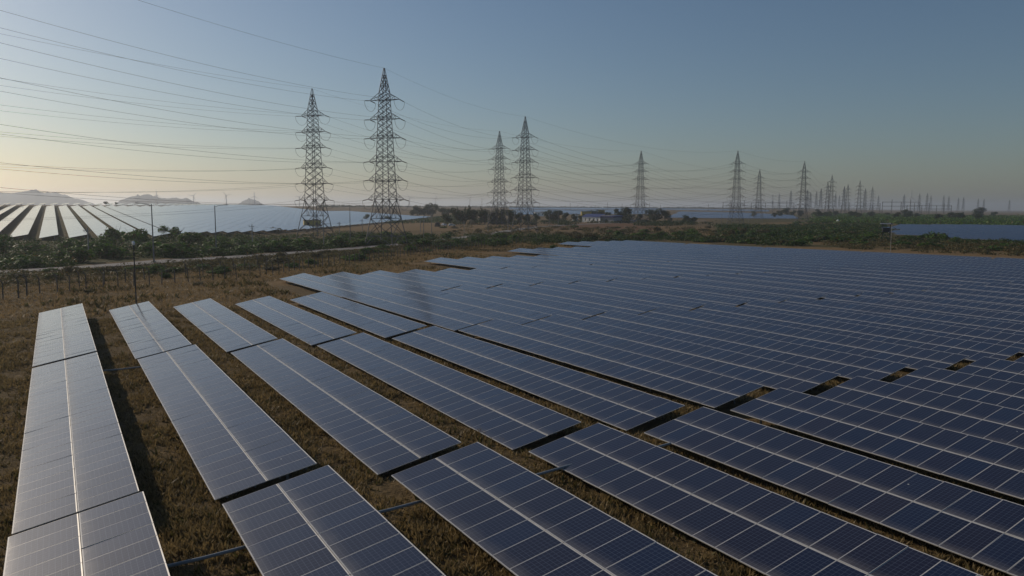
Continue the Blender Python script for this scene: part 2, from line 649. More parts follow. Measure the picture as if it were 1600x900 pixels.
def module_into(b, c, M, t=0.035):
    """one framed module: aluminium rim, glass, backsheet.  c = centre of its top, M = orientation"""
    hx, hy, e, g = MOD_L / 2, MOD_W / 2, 0.036, 0.013       # x runs up the slope, y along the row

    def P(x, y, z):
        return c + M @ Vector((x, y, z))
    o = [P(-hx, -hy, 0), P(hx, -hy, 0), P(hx, hy, 0), P(-hx, hy, 0)]
    i = [P(-hx + e, -hy + g, -.003), P(hx - e, -hy + g, -.003), P(hx - e, hy - g, -.003), P(-hx + e, hy - g, -.003)]
    u = [P(-hx, -hy, -t), P(hx, -hy, -t), P(hx, hy, -t), P(-hx, hy, -t)]
    n = len(b.v)
    b.v += [tuple(q) for q in o + i + u]
    for k in range(4):
        k2 = (k + 1) % 4
        b.f.append((n + k, n + k2, n + 4 + k2, n + 4 + k))
        b.m.append(0)
        b.f.append((n + 8 + k, n + 8 + k2, n + k2, n + k))
        b.m.append(0)
    b.uv[len(b.f)] = [(0, 0), (0, 1), (1, 1), (1, 0)]
    b.f.append((n + 4, n + 5, n + 6, n + 7))
    b.m.append(1)
    b.f.append((n + 11, n + 10, n + 9, n + 8))
    b.m.append(2)


PANEL_MATS = [M_FRAME, M_GLASS, M_BACK]
_b = MB()
module_into(_b, Vector((0, 0, 0)), Matrix.Identity(3))
PANEL_ME = _b.mesh('solar_panel', PANEL_MATS)


def slots():
    """(col,row) -> centre of a module in table space; the low edge lies at x=0,z=0"""
    for i in range(NCOL):
        for j in range(2):
            s = MOD_L / 2 + j * (MOD_L + .02)
            yield i, j, Vector((s * CT, (i - (NCOL - 1) / 2) * PITCH, s * ST))


def array_mesh(seed):
    rng = random.Random(seed)
    b = MB()
    for i, j, c in slots():
        M = Euler((rng.gauss(0, .0025), -TILT + rng.gauss(0, .0025), 0)).to_matrix()
        module_into(b, c + Vector((0, 0, rng.gauss(0, .002))), M)
    return b.mesh('panel_array', PANEL_MATS)


ARRAYS = [array_mesh(s) for s in range(3)]
HALF = NCOL * PITCH / 2
_b = MB()
_b.box((0, 0, -.085), (.06, 2 * HALF - .1, .07))
PURLIN_ME = _b.mesh('purlin', [M_STEEL])


def post_mesh(h):
    b = MB()
    b.box((0, 0, -h / 2 - .06), (.09, .07, h))
    return b.mesh('post', [M_STEEL])


POST_Y = [-13.6, -9.1, -4.5, 0, 4.5, 9.1, 13.6]
PURLIN_S = [.45, 1.5, 2.45, 3.5]
POSTS = {s: post_mesh(1.6 + s * ST) for s in (.75, 3.1)}
_b = MB()
for s in (.75, 3.1):
    for yy in POST_Y:
        h = 1.6 + s * ST
        _b.box((s * CT, yy, s * ST - h / 2 - .14), (.09, .07, h))
for s in PURLIN_S:
    _b.box((s * CT, 0, s * ST - .095), (.06, 2 * HALF - .1, .07))
for yy in POST_Y:
    _b.box((1.95 * CT, yy, 1.95 * ST - .18), (3.3, .05, .07), 0, Euler((0, -TILT, 0)).to_matrix())
SUPPORT_ME = _b.mesh('support_frame', [M_STEEL])
_b = MB()
_b.box((0, 0, -.03), (3.3, .05, .07))
RAFTER_ME = _b.mesh('rafter', [M_STEEL])

ROWX = [-1.72, 4.6, 10.84, 17.4, 23.45]
NEAR = {0: ([27.6, 27.36, 26.98, 27.28, 26.6], None, [1.84, 1.70, 1.71, 1.50, 1.60]),        # bank: far ends, near ends, low edge
        1: (None, [29.25, 28.9, 28.45, 28.6, 27.9], [1.30, 1.33, 1.29, 1.20, 1.38]),
        2: (None, [60.0, 60.55, 60.05, 60.2, 59.3], [1.28, 1.08, 1.08, .98, 1.2])}
while len(ROWX) < 28:
    ROWX.append(ROWX[-1] + 6.3)
# far end of each bank of tables and the first row it has
BANKS = [(27.75, -2.25, 0), (58.65, 28.65, 0), (89.4, 59.4, 0), (120.1, 90.1, 5), (150.4, 120.4, 11), (181.2, 151.2, 17), (212.0, 182.0, 23)]
rng = random.Random(11)
GROUP_T = 'tilted solar tables standing in long rows'
tables = {}
for bank, (yf, yn, first) in enumerate(BANKS):
    for r in range(len(ROWX)):
        if r < first:
            continue
        x = ROWX[r]
        yf, yn = BANKS[bank][:2]
        shift = -.34 * min(max(0, r - 3), 14.5)       # the banks end a little nearer with every row
        yf, yn = yf + shift, yn + shift
        if r < 5 and bank in NEAR:
            ef, en, zl = NEAR[bank]
            yf, yn = (ef[r], ef[r] - 30) if ef else (en[r] + 30, en[r])
        if bank == 0:
            z0 = z1 = gz(x, 8 if r < 5 else 18) + .5
        elif bank == 1:
            z0, z1 = gz(x, 40) + .5, gz(x, 52) + .5
        elif bank == 2:
            z0, z1 = gz(x, 68) + .5, gz(x, 82) + .5
        else:
            z0, z1 = gz(x, yn) + .5, gz(x, yf) + .5
        if r < 5 and bank in NEAR:
            z0 = z1 = zl[r]
        corners = [(x + a * 3.87, yy, z0 + a * .74) for a in (0, .5, 1) for yy in np.linspace(yn, yf, 9)]
        if not any(in_view(*c, margin=60) for c in corners):
            continue
        seen = sum(in_view(*c) for c in corners) > 1
        jit = rng.uniform(-.03, .03) if r < 5 or bank == 0 else rng.uniform(-.2, .2)
        tables[(r, bank)] = (x, yn + jit, yf + jit, z0, z1, seen)
BANK_SEEN = {}
for (r, bank), t in tables.items():
    if t[5]:
        BANK_SEEN.setdefault(r, []).append(bank)
for (r, bank), (x, yn, yf, z0, z1, seen) in tables.items():
    lst = sorted(BANK_SEEN.get(r, [bank]))
    n = lst.index(bank) + 1 if bank in lst else 1
    if bank == lst[-1] and len(lst) > 1:
        where = 'at its far end'
    elif n == 1:
        where = 'nearest the camera'
    else:
        where = ordinal(n) + ' from the camera'
    tone = 'pale sheened' if r < 2 else ('grey-blue' if r < 6 else 'dark blue')
    row = ordinal(r + 1) + ' row from the left'
    label = '%s solar table in the %s, %s' % (tone, row, where)
    if not seen:
        label = '%s solar table just outside the frame, %s' % (tone, row)
    ym = (yn + yf) / 2
    base = min(gz(x, ym), (z0 + z1) / 2 - .3)
    e = thing('solar_table', label, 'solar table', (x, ym, base), 0, GROUP_T)
    e.rotation_euler = (math.atan2(z1 - z0, yf - yn), rng.gauss(0, .0012), 0)
    low = (z0 + z1) / 2 - base
    dist = math.hypot(x, ym)
    if dist < 88 and seen:
        for i, j, c in slots():
            put('solar_panel', PANEL_ME, e, c + Vector((0, 0, low + rng.gauss(0, .003))), (rng.gauss(0, .003), -TILT + rng.gauss(0, .003), 0))
        for s in PURLIN_S:
            put('purlin', PURLIN_ME, e, (s * CT, 0, low + s * ST), (0, -TILT, 0))
        for yy in POST_Y:
            put('rafter', RAFTER_ME, e, (1.95 * CT, yy, low + 1.95 * ST - .16), (0, -TILT, 0))
            for s in (.75, 3.1):
                put('post', POSTS[s], e, (s * CT, yy, low + s * ST - .08))
    else:
        a = put('panel_array', ARRAYS[rng.randrange(3)], e, (0, 0, low))
        a['kind'] = 'stuff'
        put('support_frame', SUPPORT_ME, e, (0, 0, low))

# pipes that cross the grass from table to table
PIPES = [((-1.72 + 3.87, 23.6), (4.75, 23.9), 'grey pipe crossing the grass between the two leftmost front tables'),
         ((4.6 + 3.87, 24.2), (11.0, 24.5), 'grey pipe crossing the grass between second and third front tables'),
         ((10.84 + 3.87, 24.4), (17.5, 24.8), 'dark pipe crossing the grass right of the third front table'),
         ((17.3 + 3.87, 24.6), (24.0, 24.9), 'dark pipe crossing the narrow gap right of the fourth front table'),
         ((-1.72 + 3.87, 56.5), (4.7, 56.6), 'thin pipe low in the grass behind the long shadow of the leftmost row')]
for (x0, y0), (x1, y1), lab in PIPES:
    b = MB()
    z0, z1 = gz(x0, y0) + .42, gz(x1, y1) + .42
    b.poly([(x0 - .7, y0, z0 + .02), ((x0 + x1) / 2, (y0 + y1) / 2, (z0 + z1) / 2 - .02), (x1 + .8, y1, z1 + .02)], .055, 8)
    tag(put('pipe', b.mesh('pipe', [M_PIPE])), lab, 'pipe', 'pipes between the tables')


# ============================================================ more solar land far off
def row_sheet(b, x, y0, y1, w, tilt, step, low=.7, gap=.8, posts=True):
    """one long row following the land: tables of 'step' metres with thickness, rims and end posts"""
    y = y0
    ct, st = math.cos(tilt), math.sin(tilt)
    while y + step * .6 < y1:
        ye = min(y + step, y1)
        za, zb = gz(x, y) + low, gz(x, ye) + low
        A, B = Vector((x, y, za)), Vector((x, ye - gap, zb))
        up = Vector((w * ct, 0, w * st))
        dn = Vector((0, 0, -.09))
        b.quad(A, A + up, B + up, B, 0, [(0, 0), (0, 4), (14, 4), (14, 0)])
        b.quad(A + dn, B + dn, B + up + dn, A + up + dn, 1)
        for p, q in ((A, A + up), (A + up, B + up), (B + up, B), (B, A)):
            b.quad(p + dn, q + dn, q, p, 1)
        if posts:
            for yy, zz in ((y + .6, za), (ye - gap - .6, zb)):
                for s in (.2, .8):
                    b.box((x + w * ct * s, yy, zz + w * st * s - .9), (.14, .14, 1.7), 1)
        y = ye


FARROW_MATS = [M_DUSTY, M_STEEL]


def near_edge(x):
    return 258 + (max(0, x - 26)) * 1.48 + (2.0 * max(0, -8 - x) if x < -8 else 0) * .6


x, brow = -79.4, 0
while x < 325:
    y0 = near_edge(x)
    y1 = 652 if x < 70 else min(652 + (x - 70) * 2.4, 1150)
    y1 = max(y1, y0 + 60)
    if x > 262:
        y1 = min(y1, y0 + 260)
    b = MB()
    row_sheet(b, x, y0, y1, 4.95, TILT, 15.5)
    o = put('solar_row', b.mesh('solar_row', FARROW_MATS))
    n = int(round((x + 18.9) / 7.56))
    if 0 <= n <= 10 and x < 60:
        lab = 'white glinting solar row on the left hillside, %s stripe from the photo edge' % ordinal(n + 1)
        if n == 0:
            lab = 'white glinting solar row on the left hillside, cut by the photo edge'
    elif x < 0:
        lab = 'white glinting solar row beyond the left edge of the hillside stripes'
    else:
        lab = 'pale solar row in the silver sheet, %s to the right of the striped rows' % ordinal(max(1, n - 10))
    tag(o, lab, 'solar row', 'pale rows of the solar farm beyond the road')
    # the rows over the brow of the rise
    if x < 210:
        b = MB()
        yb = y1 + 16
        seen = in_view(x + 4, yb, gz(x, yb) + 1)
        brow += seen
        lab2 = 'short far solar row along the brow, %s from the left photo edge' % ordinal(brow) if seen else 'short far solar row along the brow, beyond the left photo edge'
        row_sheet(b, x + 2.5, yb, yb + 32, 4.95, TILT, 15.5, low=1.3)
        tag(put('solar_row', b.mesh('solar_row', FARROW_MATS)), lab2, 'solar row', 'solar rows along the brow of the rise')
    x += 7.56


def far_block(name, lab, poly, pitch, step=22):
    """rows too far off to tell apart: one object, real tilted rows clipped to an outline"""
    b = MB()
    xs = [p[0] for p in poly]
    x = min(xs)
    while x < max(xs):
        cr = []
        for i in range(len(poly)):
            (xa, ya), (xb, yb) = poly[i], poly[(i + 1) % len(poly)]
            if (xa <= x) != (xb <= x):
                cr.append(ya + (yb - ya) * (x - xa) / (xb - xa))
        cr.sort()
        for a, c in zip(cr[::2], cr[1::2]):
            row_sheet(b, x, a, c, 4.2, TILT, step, posts=False, gap=.5)
        x += pitch
    o = put(name, b.mesh(name, [M_GLASS, M_STEEL] if 'watchtower' in lab else FARROW_MATS))
    tag(o, lab, 'solar array', kind='stuff')


far_block('solar_array', 'dark blue solar array at the right beyond the watchtower',
          [(387.0, 255.4), (476.5, 306.2), (512.7, 319.9), (561.7, 301.7), (573.5, 260.7), (620, 225), (430, 120), (302, 122), (293.8, 135.2), (299.0, 155.5),
           (305.0, 168.5), (314.6, 184.6), (325.5, 202.8), (338.7, 218.8), (366.3, 231.1), (381.0, 235.0), (408.6, 253.2)], 6.6)
far_block('solar_array', 'grey-blue solar array behind the pylon pair right of centre',
          [(601.0, 653.2), (729.6, 575.2), (957.1, 766.4), (1085.0, 990.5), (1042.4, 1097.4)], 6.8)
far_block('solar_array', 'faint grey solar array behind the farmhouse roof',
          [(507.3, 846.7), (793.2, 876.6), (1224.8, 1332.0), (773.0, 1278.0)], 6.8)
far_block('solar_array', 'faintest grey solar band close under the skyline',
          [(851.8, 1421.8), (1342.8, 1460.4), (1365.1, 1153.7), (1704.3, 1440.6), (1612.9, 1873.3), (1091.5, 1821.9)], 7.2, 40)

MARKS_ROAD = [(139, 'the leftmost utility pole'), (208, 'the slim black mast'), (241, 'the first street lamp'), (338, 'the second street lamp'), (394, 'the crossbar pole'),
              (492, 'the second tallest pylon'), (547, 'the middle street lamp'), (603, 'the tallest pylon'), (668, 'the short street lamps')]
MARKS_MID = [(735, 'the haystack'), (780, 'the shorter middle pylon'), (820, 'the taller middle pylon'), (870, 'the round dark trees'), (931, 'the farmhouse'), (1000, 'the lone pale pylon'),
             (1030, 'the big round tree'), (1078, 'the array lamp posts'), (1150, 'the array pylon'), (1185, 'the small pylon')]
MARKS_RIGHT = [(1150, 'the array pylon'), (1185, 'the small pylon'), (1254, 'the dark far pylon'), (1298, 'the tallest far pylon'), (1309, 'the tiny white tank'), (1384, 'the watchtower'),
               (1416, 'the wide dark tree'), (1452, 'the substation gantry'), (1532, 'the dome-shaped tree'), (1590, 'the right photo edge')]


MARKS_TRACK = [(603, 'the tallest pylon'), (662, 'the left short street lamp'), (675, 'the right short street lamp'), (706, 'the larger white car'), (735, 'the haystack'),
               (762, 'the lamp before the trees'), (793, 'the lamp between the middle pylons'), (820, 'the taller middle pylon')]
MARKS_FARP = [(1254, 'the dark far pylon'), (1298, 'the tallest far pylon'), (1323, 'the close pair of thin pylons'), (1342, 'the pylon after the twin pylons'), (1416, 'the wide dark tree'),
              (1452, 'the right-hand gantry'), (1490, 'the right end of the gantry')]


def beside(x, y, marks):
    p = cam_o.matrix_world.inverted() @ Vector((x, y, gz(x, y)))
    px = 800 + p.x / -p.z * 1180.5 if p.z < -1 else -50
    if px < 0:
        return 'beyond the left photo edge'
    m = min(marks, key=lambda q: abs(q[0] - px))
    dx = px - m[0]
    side = 'in line with' if abs(dx) < 7 else (('just ' if abs(dx) < 22 else '') + ('left of ' if dx < 0 else 'right of '))
    return (side + ' ' + m[1]).replace('  ', ' ')


# ============================================================ pylons and their lines
LV = [15.1, 21.4, 27.4, 34.9, 40.9, 47.0]
ARM = [6.5, 6.1, 5.9, 5.6, 5.4, 5.2]
APEX = 57.1


def half(z):
    if z < 15.1:
        return 5.0 + (2.55 - 5.0) * z / 15.1
    if z < 49.3:
        return 2.55 + (1.25 - 2.55) * (z - 15.1) / 34.2
    return max(.12, 1.25 * (APEX - z) / (APEX - 49.3))


CORN = [(1, 1), (-1, 1), (-1, -1), (1, -1)]
ZS = .972      # the towers are a little lower than their plain levels
PYLON = thing('pylon', 'tallest lattice pylon left of centre, six pairs of arms, over the scrub', 'pylon', (0, 0, 0), 0, 'lattice pylons of the double power line')


def cpt(c, z):
    h = half(z)
    return Vector((c[0] * h, c[1] * h, z))


for c in CORN:
    b = MB()
    for za, zb in ((-.6, 15.1), (15.1, 49.3), (49.3, APEX)):
        b.beam(cpt(c, za) if za >= 0 else Vector((c[0] * 5.1, c[1] * 5.1, za)), cpt(c, zb), .17 if za < 15 else .14, .14 if za < 15 else .1)
    kid(PYLON, 'leg', b.mesh('pylon_leg', [M_PYLON]))
b = MB()
ladder = [3.2, 9.0, 15.1]
z = 15.1
while z < 49:
    step = half(z) * 1.18
    z = min(z + step, 49.3)
    ladder.append(z)
ladder += [51.5, 53.4, 55.0]
for k in range(4):
    c0, c1 = CORN[k], CORN[(k + 1) % 4]
    for i in range(len(ladder) - 1):
        za, zb = ladder[i], ladder[i + 1]
        w = .085 if za > 15 else .1
        b.beam(cpt(c0, za), cpt(c1, zb), w, cap=False)
        b.beam(cpt(c1, za), cpt(c0, zb), w, cap=False)
        if za < 15 or i % 3 == 0:
            b.beam(cpt(c0, zb), cpt(c1, zb), w, cap=False)
    mid = (cpt(c0, 3.2) + cpt(c1, 3.2)) / 2
    b.beam(cpt(c0, 3.2), cpt(c1, 3.2), .09, cap=False)
    b.beam(cpt(c0, 0), mid, .09, cap=False)
    b.beam(cpt(c1, 0), mid, .09, cap=False)
    b.beam((cpt(c0, 9) + cpt(c1, 9)) / 2, cpt(c0, 15.1), .07, cap=False)
    b.beam((cpt(c0, 9) + cpt(c1, 9)) / 2, cpt(c1, 15.1), .07, cap=False)
for z in LV:
    b.beam(cpt(CORN[0], z), cpt(CORN[2], z), .07, cap=False)
    b.beam(cpt(CORN[1], z), cpt(CORN[3], z), .07, cap=False)
o = kid(PYLON, 'bracing', b.mesh('pylon_bracing', [M_PYLON]))
o['kind'] = 'stuff'
INS = 3.4
for side in (1, -1):
    for z, L in zip(LV, ARM):
        b = MB()
        tip = Vector((side * L, 0, z + .05))
        h, h2 = half(z), half(z + 2.2)
        for s in (1, -1):
            b.beam(Vector((side * h, s * h, z)), tip, .1, .08, cap=False)
            b.beam(Vector((side * h2, s * h2, z + 2.2)), tip + Vector((0, 0, .15)), .09, .07, cap=False)
            pa = Vector((side * h, s * h, z)).lerp(tip, .45)
            pb = Vector((side * h2, s * h2, z + 2.2)).lerp(tip, .45)
            b.beam(pa, pb, .06, cap=False)
            b.beam(Vector((side * h, s * h, z)), pb, .06, cap=False)
        b.beam(Vector((side * h, h, z)).lerp(tip, .45), Vector((side * h, -h, z)).lerp(tip, .45), .06, cap=False)
        a = kid(PYLON, 'cross_arm', b.mesh('pylon_arm', [M_PYLON]))
        for s in (1, -1):
            b = MB()
            p0, p1 = tip, tip + Vector((0, s * INS, -.45))
            n = 9
            b.beam(p0, p1, .05, n=6, cap=False)
            for q in range(n):
                c = p0.lerp(p1, (q + 1.2) / (n + 1.6))
                dd = (p1 - p0).normalized() * .06
                b.beam(c - dd, c + dd, .16, .11, n=6)
            kid(a, 'insulator', b.mesh('insulator', [M_INSUL]))
        b = MB()
        b.poly([tip + Vector((0, s * INS * math.cos(t), -.45 - 3.0 * math.sin(t))) for s, t in [(1, q * math.pi / 10) for q in range(11)]], .045, 4)
        kid(a, 'jumper', b.mesh('jumper_loop', [M_WIRE]))

LINE_A = [(90.9, 227.9), (195.7, 311.7), (446.4, 407.8), (593.7, 462.3), (856.1, 623.8), (1064.0, 725.8), (1777.0, 1145.2)]
LINE_B = [(84.2, 282.2), (221.4, 380.3), (387.7, 450.3), (676.4, 585.3), (1107.3, 814.2), (1243.5, 872.0), (1411.1, 934.2)]
LAB_A = ['tallest lattice pylon left of centre, feet in the roadside scrub',
         'tall lattice pylon just right of centre, taller of the second pair',
         'lattice pylon standing before the grey array, left of a smaller one',
         'dark lattice pylon alone at the left end of the far pylon cluster',
         'tallest pylon in the far cluster, overlapping a fainter one at its left', 'pylon right of the twin pylons in the far cluster', None]
LAB_B = ['second tallest pylon, at the left, a small yellow building showing between its legs',
         'lattice pylon left of centre line, shorter of the second pair, above the trees',
         'lone pale pylon rising behind the trees right of the farmhouse',
         'small pylon just right of the pylon before the grey array',
         'faint pylon half hidden behind the tallest pylon of the far cluster', 'thin pylon at the left of a close pair in the far cluster',
         'last small pylon before the substation gantries']


def headings(pts, first_dir):
    out = []
    for i, p in enumerate(pts):
        d = Vector((0, 0))
        if i > 0:
            d += (Vector(p) - Vector(pts[i - 1])).normalized()
        else:
            d += first_dir
        if i < len(pts) - 1:
            d += (Vector(pts[i + 1]) - Vector(p)).normalized()
        d.normalize()
        out.append(math.atan2(-d.x, d.y))
    return out


dA = (Vector(LINE_A[1]) - Vector(LINE_A[0])).normalized()
dB = (Vector(LINE_B[1]) - Vector(LINE_B[0])).normalized()
HEAD = {'A': headings(LINE_A, dA), 'B': headings(LINE_B, dB)}
first = True
for nm, pts, labs in (('A', LINE_A, LAB_A), ('B', LINE_B, LAB_B)):
    for i, (p, lab) in enumerate(zip(pts, labs)):
        if lab is None:
            continue
        loc, rz = (p[0], p[1], gz(*p)), HEAD[nm][i]
        if first:
            PYLON.location = loc
            PYLON.rotation_euler = (0, 0, rz)
            PYLON.scale = (1, 1, ZS)
            PYLON['label'] = lab
            first = False
        else:
            copy_tree(PYLON, loc, rz, lab, 'lattice pylons of the double power line')

# far-off pylons, too small to show more than legs, bracing and arms
FP = thing('pylon', '', 'pylon', (0, 0, 0), 0, 'faint pylons round the substation')
b = MB()
for c in CORN:
    for za, zb in ((0, 15.1), (15.1, 49.3), (49.3, APEX)):
        b.beam(cpt(c, za), cpt(c, zb), .26, .22, cap=False)
for k in range(4):
    c0, c1 = CORN[k], CORN[(k + 1) % 4]
    for i in range(0, len(ladder) - 1):
        b.beam(cpt(c0, ladder[i]), cpt(c1, ladder[i + 1]), .13, cap=False)
        b.beam(cpt(c1, ladder[i]), cpt(c0, ladder[i + 1]), .13, cap=False)
kid(FP, 'lattice_body', b.mesh('lattice_body', [M_PYLON]))
b2 = MB()
for side in (1, -1):
    for z, L in zip(LV, ARM):
        tip = Vector((side * L * 1.1, 0, z))
        for s in (1, -1):
            b2.beam(Vector((side * half(z), s * half(z), z)), tip, .2, .14, cap=False)
            b2.beam(Vector((side * half(z), s * half(z), z + 1.8)), tip, .18, .12, cap=False)
kid(FP, 'cross_arms', b2.mesh('cross_arms', [M_PYLON]))
FAR_P = [(2351.0, 1966.7), (2208.3, 1819.3), (1744.8, 1398.5), (1656.6, 1276.5), (2047.6, 1565.9), (1891.2, 1426.7), (1556.4, 1161.8), (2203.1, 1588.6), (2568.1, 1835.2), (1389.3, 982.4),
         (1554.4, 1046.1), (2509.6, 1636.8), (2204.1, 1354.2), (2097.5, 1243.4), (2066.9, 1203.5), (2421.9, 1397.7), (2407.0, 1348.2), (2521.7, 1395.7),
         (2854.6, 1544.8), (2768.2, 1480.2), (3125.4, 1614.6), (3249.7, 1656.3), (3554.4, 1705.6)]
for i, p in enumerate(FAR_P):
    bearing = 31.195
    lab = 'faint grey pylon in the hazy cluster, ' + beside(p[0], p[1], MARKS_FARP)
    if i in (20, 21, 22):
        lab = ['left one of two tiny pylons behind the lone dome-shaped tree', 'right one of two tiny pylons behind the lone dome-shaped tree',
               'tiny pylon alone near the right edge of the skyline'][i - 20]
    if i == 19:
        lab = 'small dark pylon standing alone right of the substation gantries'
    loc, rz = (p[0], p[1], gz(*p)), R(-50 + (i * 37) % 40)
    if i == 0:
        FP.location, FP.rotation_euler = loc, (0, 0, rz)
        FP.scale = (1, 1, ZS)
        FP['label'] = lab
    else:
        copy_tree(FP, loc, rz, lab, 'faint pylons round the substation')


def span(p, q, sag, r, n=26):
    p, q = Vector(p), Vector(q)
    b = MB()
    pts = []
    for k in range(n + 1):
        t = k / n
        c = p.lerp(q, t)
        c.z -= 4 * sag * t * (1 - t)
        pts.append(c)
    b.poly(pts, r, 3)
    return b.mesh('conductor', [M_WIRE])


def tips(p, head, lvl, side, s):
    """where the conductor leaves the insulator: s=+1 ahead along the line, -1 behind"""
    z = (LV[lvl] + .05 - .45) * ZS
    v = Vector((side * ARM[lvl], s * INS, z))
    v.rotate(Euler((0, 0, head)))
    return v + Vector((p[0], p[1], gz(*p)))


LVN = ['lowest', 'fifth', 'fourth', 'third', 'second', 'top']
SPAN_A = ['tall first pylon pair and the second pair', 'second pylon pair and the array pylon', 'grey array pylon and the far cluster', 'first two pylons of the far cluster']
SPAN_B = ['left pylon and the shorter middle pylon', 'shorter middle pylon and the lone pale pylon', 'lone pale pylon and the small pylon', 'small pylon and the far cluster']
SAGS = {'A': [3.2, 8.5, 3.5, 7], 'B': [4.0, 4.2, 8, 9]}
for nm, pts, names in (('A', LINE_A, SPAN_A), ('B', LINE_B, SPAN_B)):
    for i in range(4):
        p, q = pts[i], pts[i + 1]
        rr = .030 + .011 * i
        for side in (-1, 1):
            for lv in range(6):
                me = span(tips(p, HEAD[nm][i], lv, side, 1), tips(q, HEAD[nm][i + 1], lv, side, -1), SAGS[nm][i] * (1 + .03 * lv), rr)
                tag(put('power_cable', me), '%s %s cable sagging between the %s' % (LVN[lv], 'left-arm' if side < 0 else 'right-arm', names[i]), 'cable', 'power cables strung between the pylons')
        me = span(Vector((p[0], p[1], gz(*p) + APEX * ZS)), Vector((q[0], q[1], gz(*q) + APEX * ZS)), SAGS[nm][i] * .8, rr * .75)
        tag(put('earth_wire', me), 'earth wire between the tips of the %s' % names[i], 'cable', 'earth wires joining the pylon tips')
# the spans that leave the photograph at the left, towards towers out of frame
OUT = {'A': ([17.0, 18.7, 24.7, 31.8, 36.8, 40.9], 7.0, 47.6), 'B': ([2.0, 9.0, 15.3, 22.6, 28.9, 34.9], 5.5, 44.0)}
for nm, p, d in (('A', LINE_A[0], dA), ('B', LINE_B[0], dB)):
    zs, sag, ze = OUT[nm]
    away = Vector((p[0], p[1])) - d * 250
    word = 'tallest pylon' if nm == 'A' else 'second tallest pylon'
    for side in (-1, 1):
        for lv in range(6):
            perp = Vector((d.y, -d.x)) * side * ARM[lv]
            q = Vector((away.x + perp.x, away.y + perp.y, zs[lv] + CAM_H))
            me = span(tips(p, HEAD[nm][0], lv, side, -1), q, sag, .027, 40)
            tag(put('power_cable', me), '%s %s cable leaving the %s towards the left photo edge' % (LVN[lv], 'left-arm' if side < 0 else 'right-arm', word), 'cable', 'power cables leaving the frame at the left')
    me = span(Vector((p[0], p[1], gz(*p) + APEX * ZS)), Vector((away.x, away.y, ze + CAM_H)), sag * .75, .028, 40)
    tag(put('earth_wire', me), 'earth wire rising from the tip of the %s to upper left' % word, 'cable', 'earth wires leaving the frame at the left')


# ============================================================ lamps, poles, fences
def lamp(loc, h, arm_dir, lab, arm_len=2.6, double=False):
    e = thing('street_lamp', lab, 'street lamp', loc, 0, 'street lamps along the road')
    b = MB()
    b.beam((0, 0, -.4), (0, 0, h), .16, .09, 8)
    b.box((0, 0, .15), (.6, .6, .5))
    put('pole', b.mesh('lamp_pole', [M_LAMPPOST]), e)
    for s in ((1, -1) if double else (1,)):
        a = Vector((arm_dir[0], arm_dir[1], 0)).normalized() * s
        b = MB()
        b.poly([Vector((0, 0, h - .35)), Vector((0, 0, h)) + a * arm_len * .35, Vector((0, 0, h + .22)) + a * arm_len], .055, 6)
        put('arm', b.mesh('lamp_arm', [M_LAMPPOST]), e)
        b = MB()
        c = Vector((0, 0, h + .22)) + a * (arm_len + .3)
        rot = Euler((0, -.12, math.atan2(a.y, a.x))).to_matrix()
        b.box(c, (.75, .26, .12), 0, rot)
        b.box(c - Vector((0, 0, .08)), (.5, .2, .05), 1, rot)
        put('lamp_head', b.mesh('lamp_head', [M_LAMPPOST, M_WHITE]), e)
    return e


RIGHT = (math.cos(R(31.195)), -math.sin(R(31.195)))
LEFT = (-RIGHT[0], -RIGHT[1])
LAMPS = [((17.5, 172.8), 12.2, LEFT, 'tall street lamp at the near road edge, its arm reaching left'),
         ((34.5, 199.8), 12.2, RIGHT, 'second street lamp from the left, its arm reaching right'),
         ((69.2, 223.6), 12.4, RIGHT, 'street lamp standing in front of the left pylon'),
         ((85.1, 245.6), 12.4, RIGHT, 'street lamp midway between the two tallest pylons'),
         ((121.5, 266.3), 9.2, RIGHT, 'left one of two short street lamps right of the tallest pylon'),
         ((129.2, 275.6), 9.2, LEFT, 'right one of two short street lamps right of the tallest pylon'),
         ((191.9, 341.2), 9.2, RIGHT, 'street lamp before the trees, left of the shorter middle pylon'),
         ((217.5, 363.9), 9.6, LEFT, 'street lamp before the trees, between the middle pylon pair'),
         ((279.6, 414.8), 10.5, RIGHT, 'street lamp in front of the round dark trees, left one'),
         ((295.7, 427.8), 10.5, LEFT, 'street lamp in front of the round dark trees, right one'),
         ((439.7, 496.1), 11.5, RIGHT, 'left lamp post before the big round tree right of the farmhouse'),
         ((443.5, 493.9), 11.5, RIGHT, 'right lamp post before the big round tree right of the farmhouse'),
         ((472.7, 485.4), 9.0, RIGHT, 'left one of the lamp posts before the grey array'),
         ((476.5, 484.6), 9.0, RIGHT, 'right one of the lamp posts before the grey array'),
         ((461.0, 435.9), 8.5, RIGHT, 'lamp post just left of the pylon before the grey array'),
         ((505.6, 447.1), 8.5, RIGHT, 'lamp post between the pylon before the grey array and the small pylon')]
for (p, h, a, lab) in LAMPS:
    lamp((p[0], p[1], gz(*p)), h, a, lab)


def power_pole(loc, h, lab, yaw=.5):
    e = thing('utility_pole', lab, 'utility pole', loc, yaw, 'small utility poles in the scrub')
    b = MB()
    b.beam((0, 0, -.4), (0, 0, h), .16, .11, 6)
    put('pole', b.mesh('utility_pole', [M_CONC]), e)
    b = MB()
    b.box((0, .15, h - .7), (1.9, .1, .12))
    for q in (-.8, 0, .8):
        b.beam((q, .15, h - .64), (q, .15, h - .35), .05, .035, 6)
    b.beam((-.8, .12, h - .75), (0, .12, h - 1.5), .03)
    b.beam((.8, .12, h - .75), (0, .12, h - 1.5), .03)
    put('crossbar', b.mesh('crossbar', [M_CONC]), e)


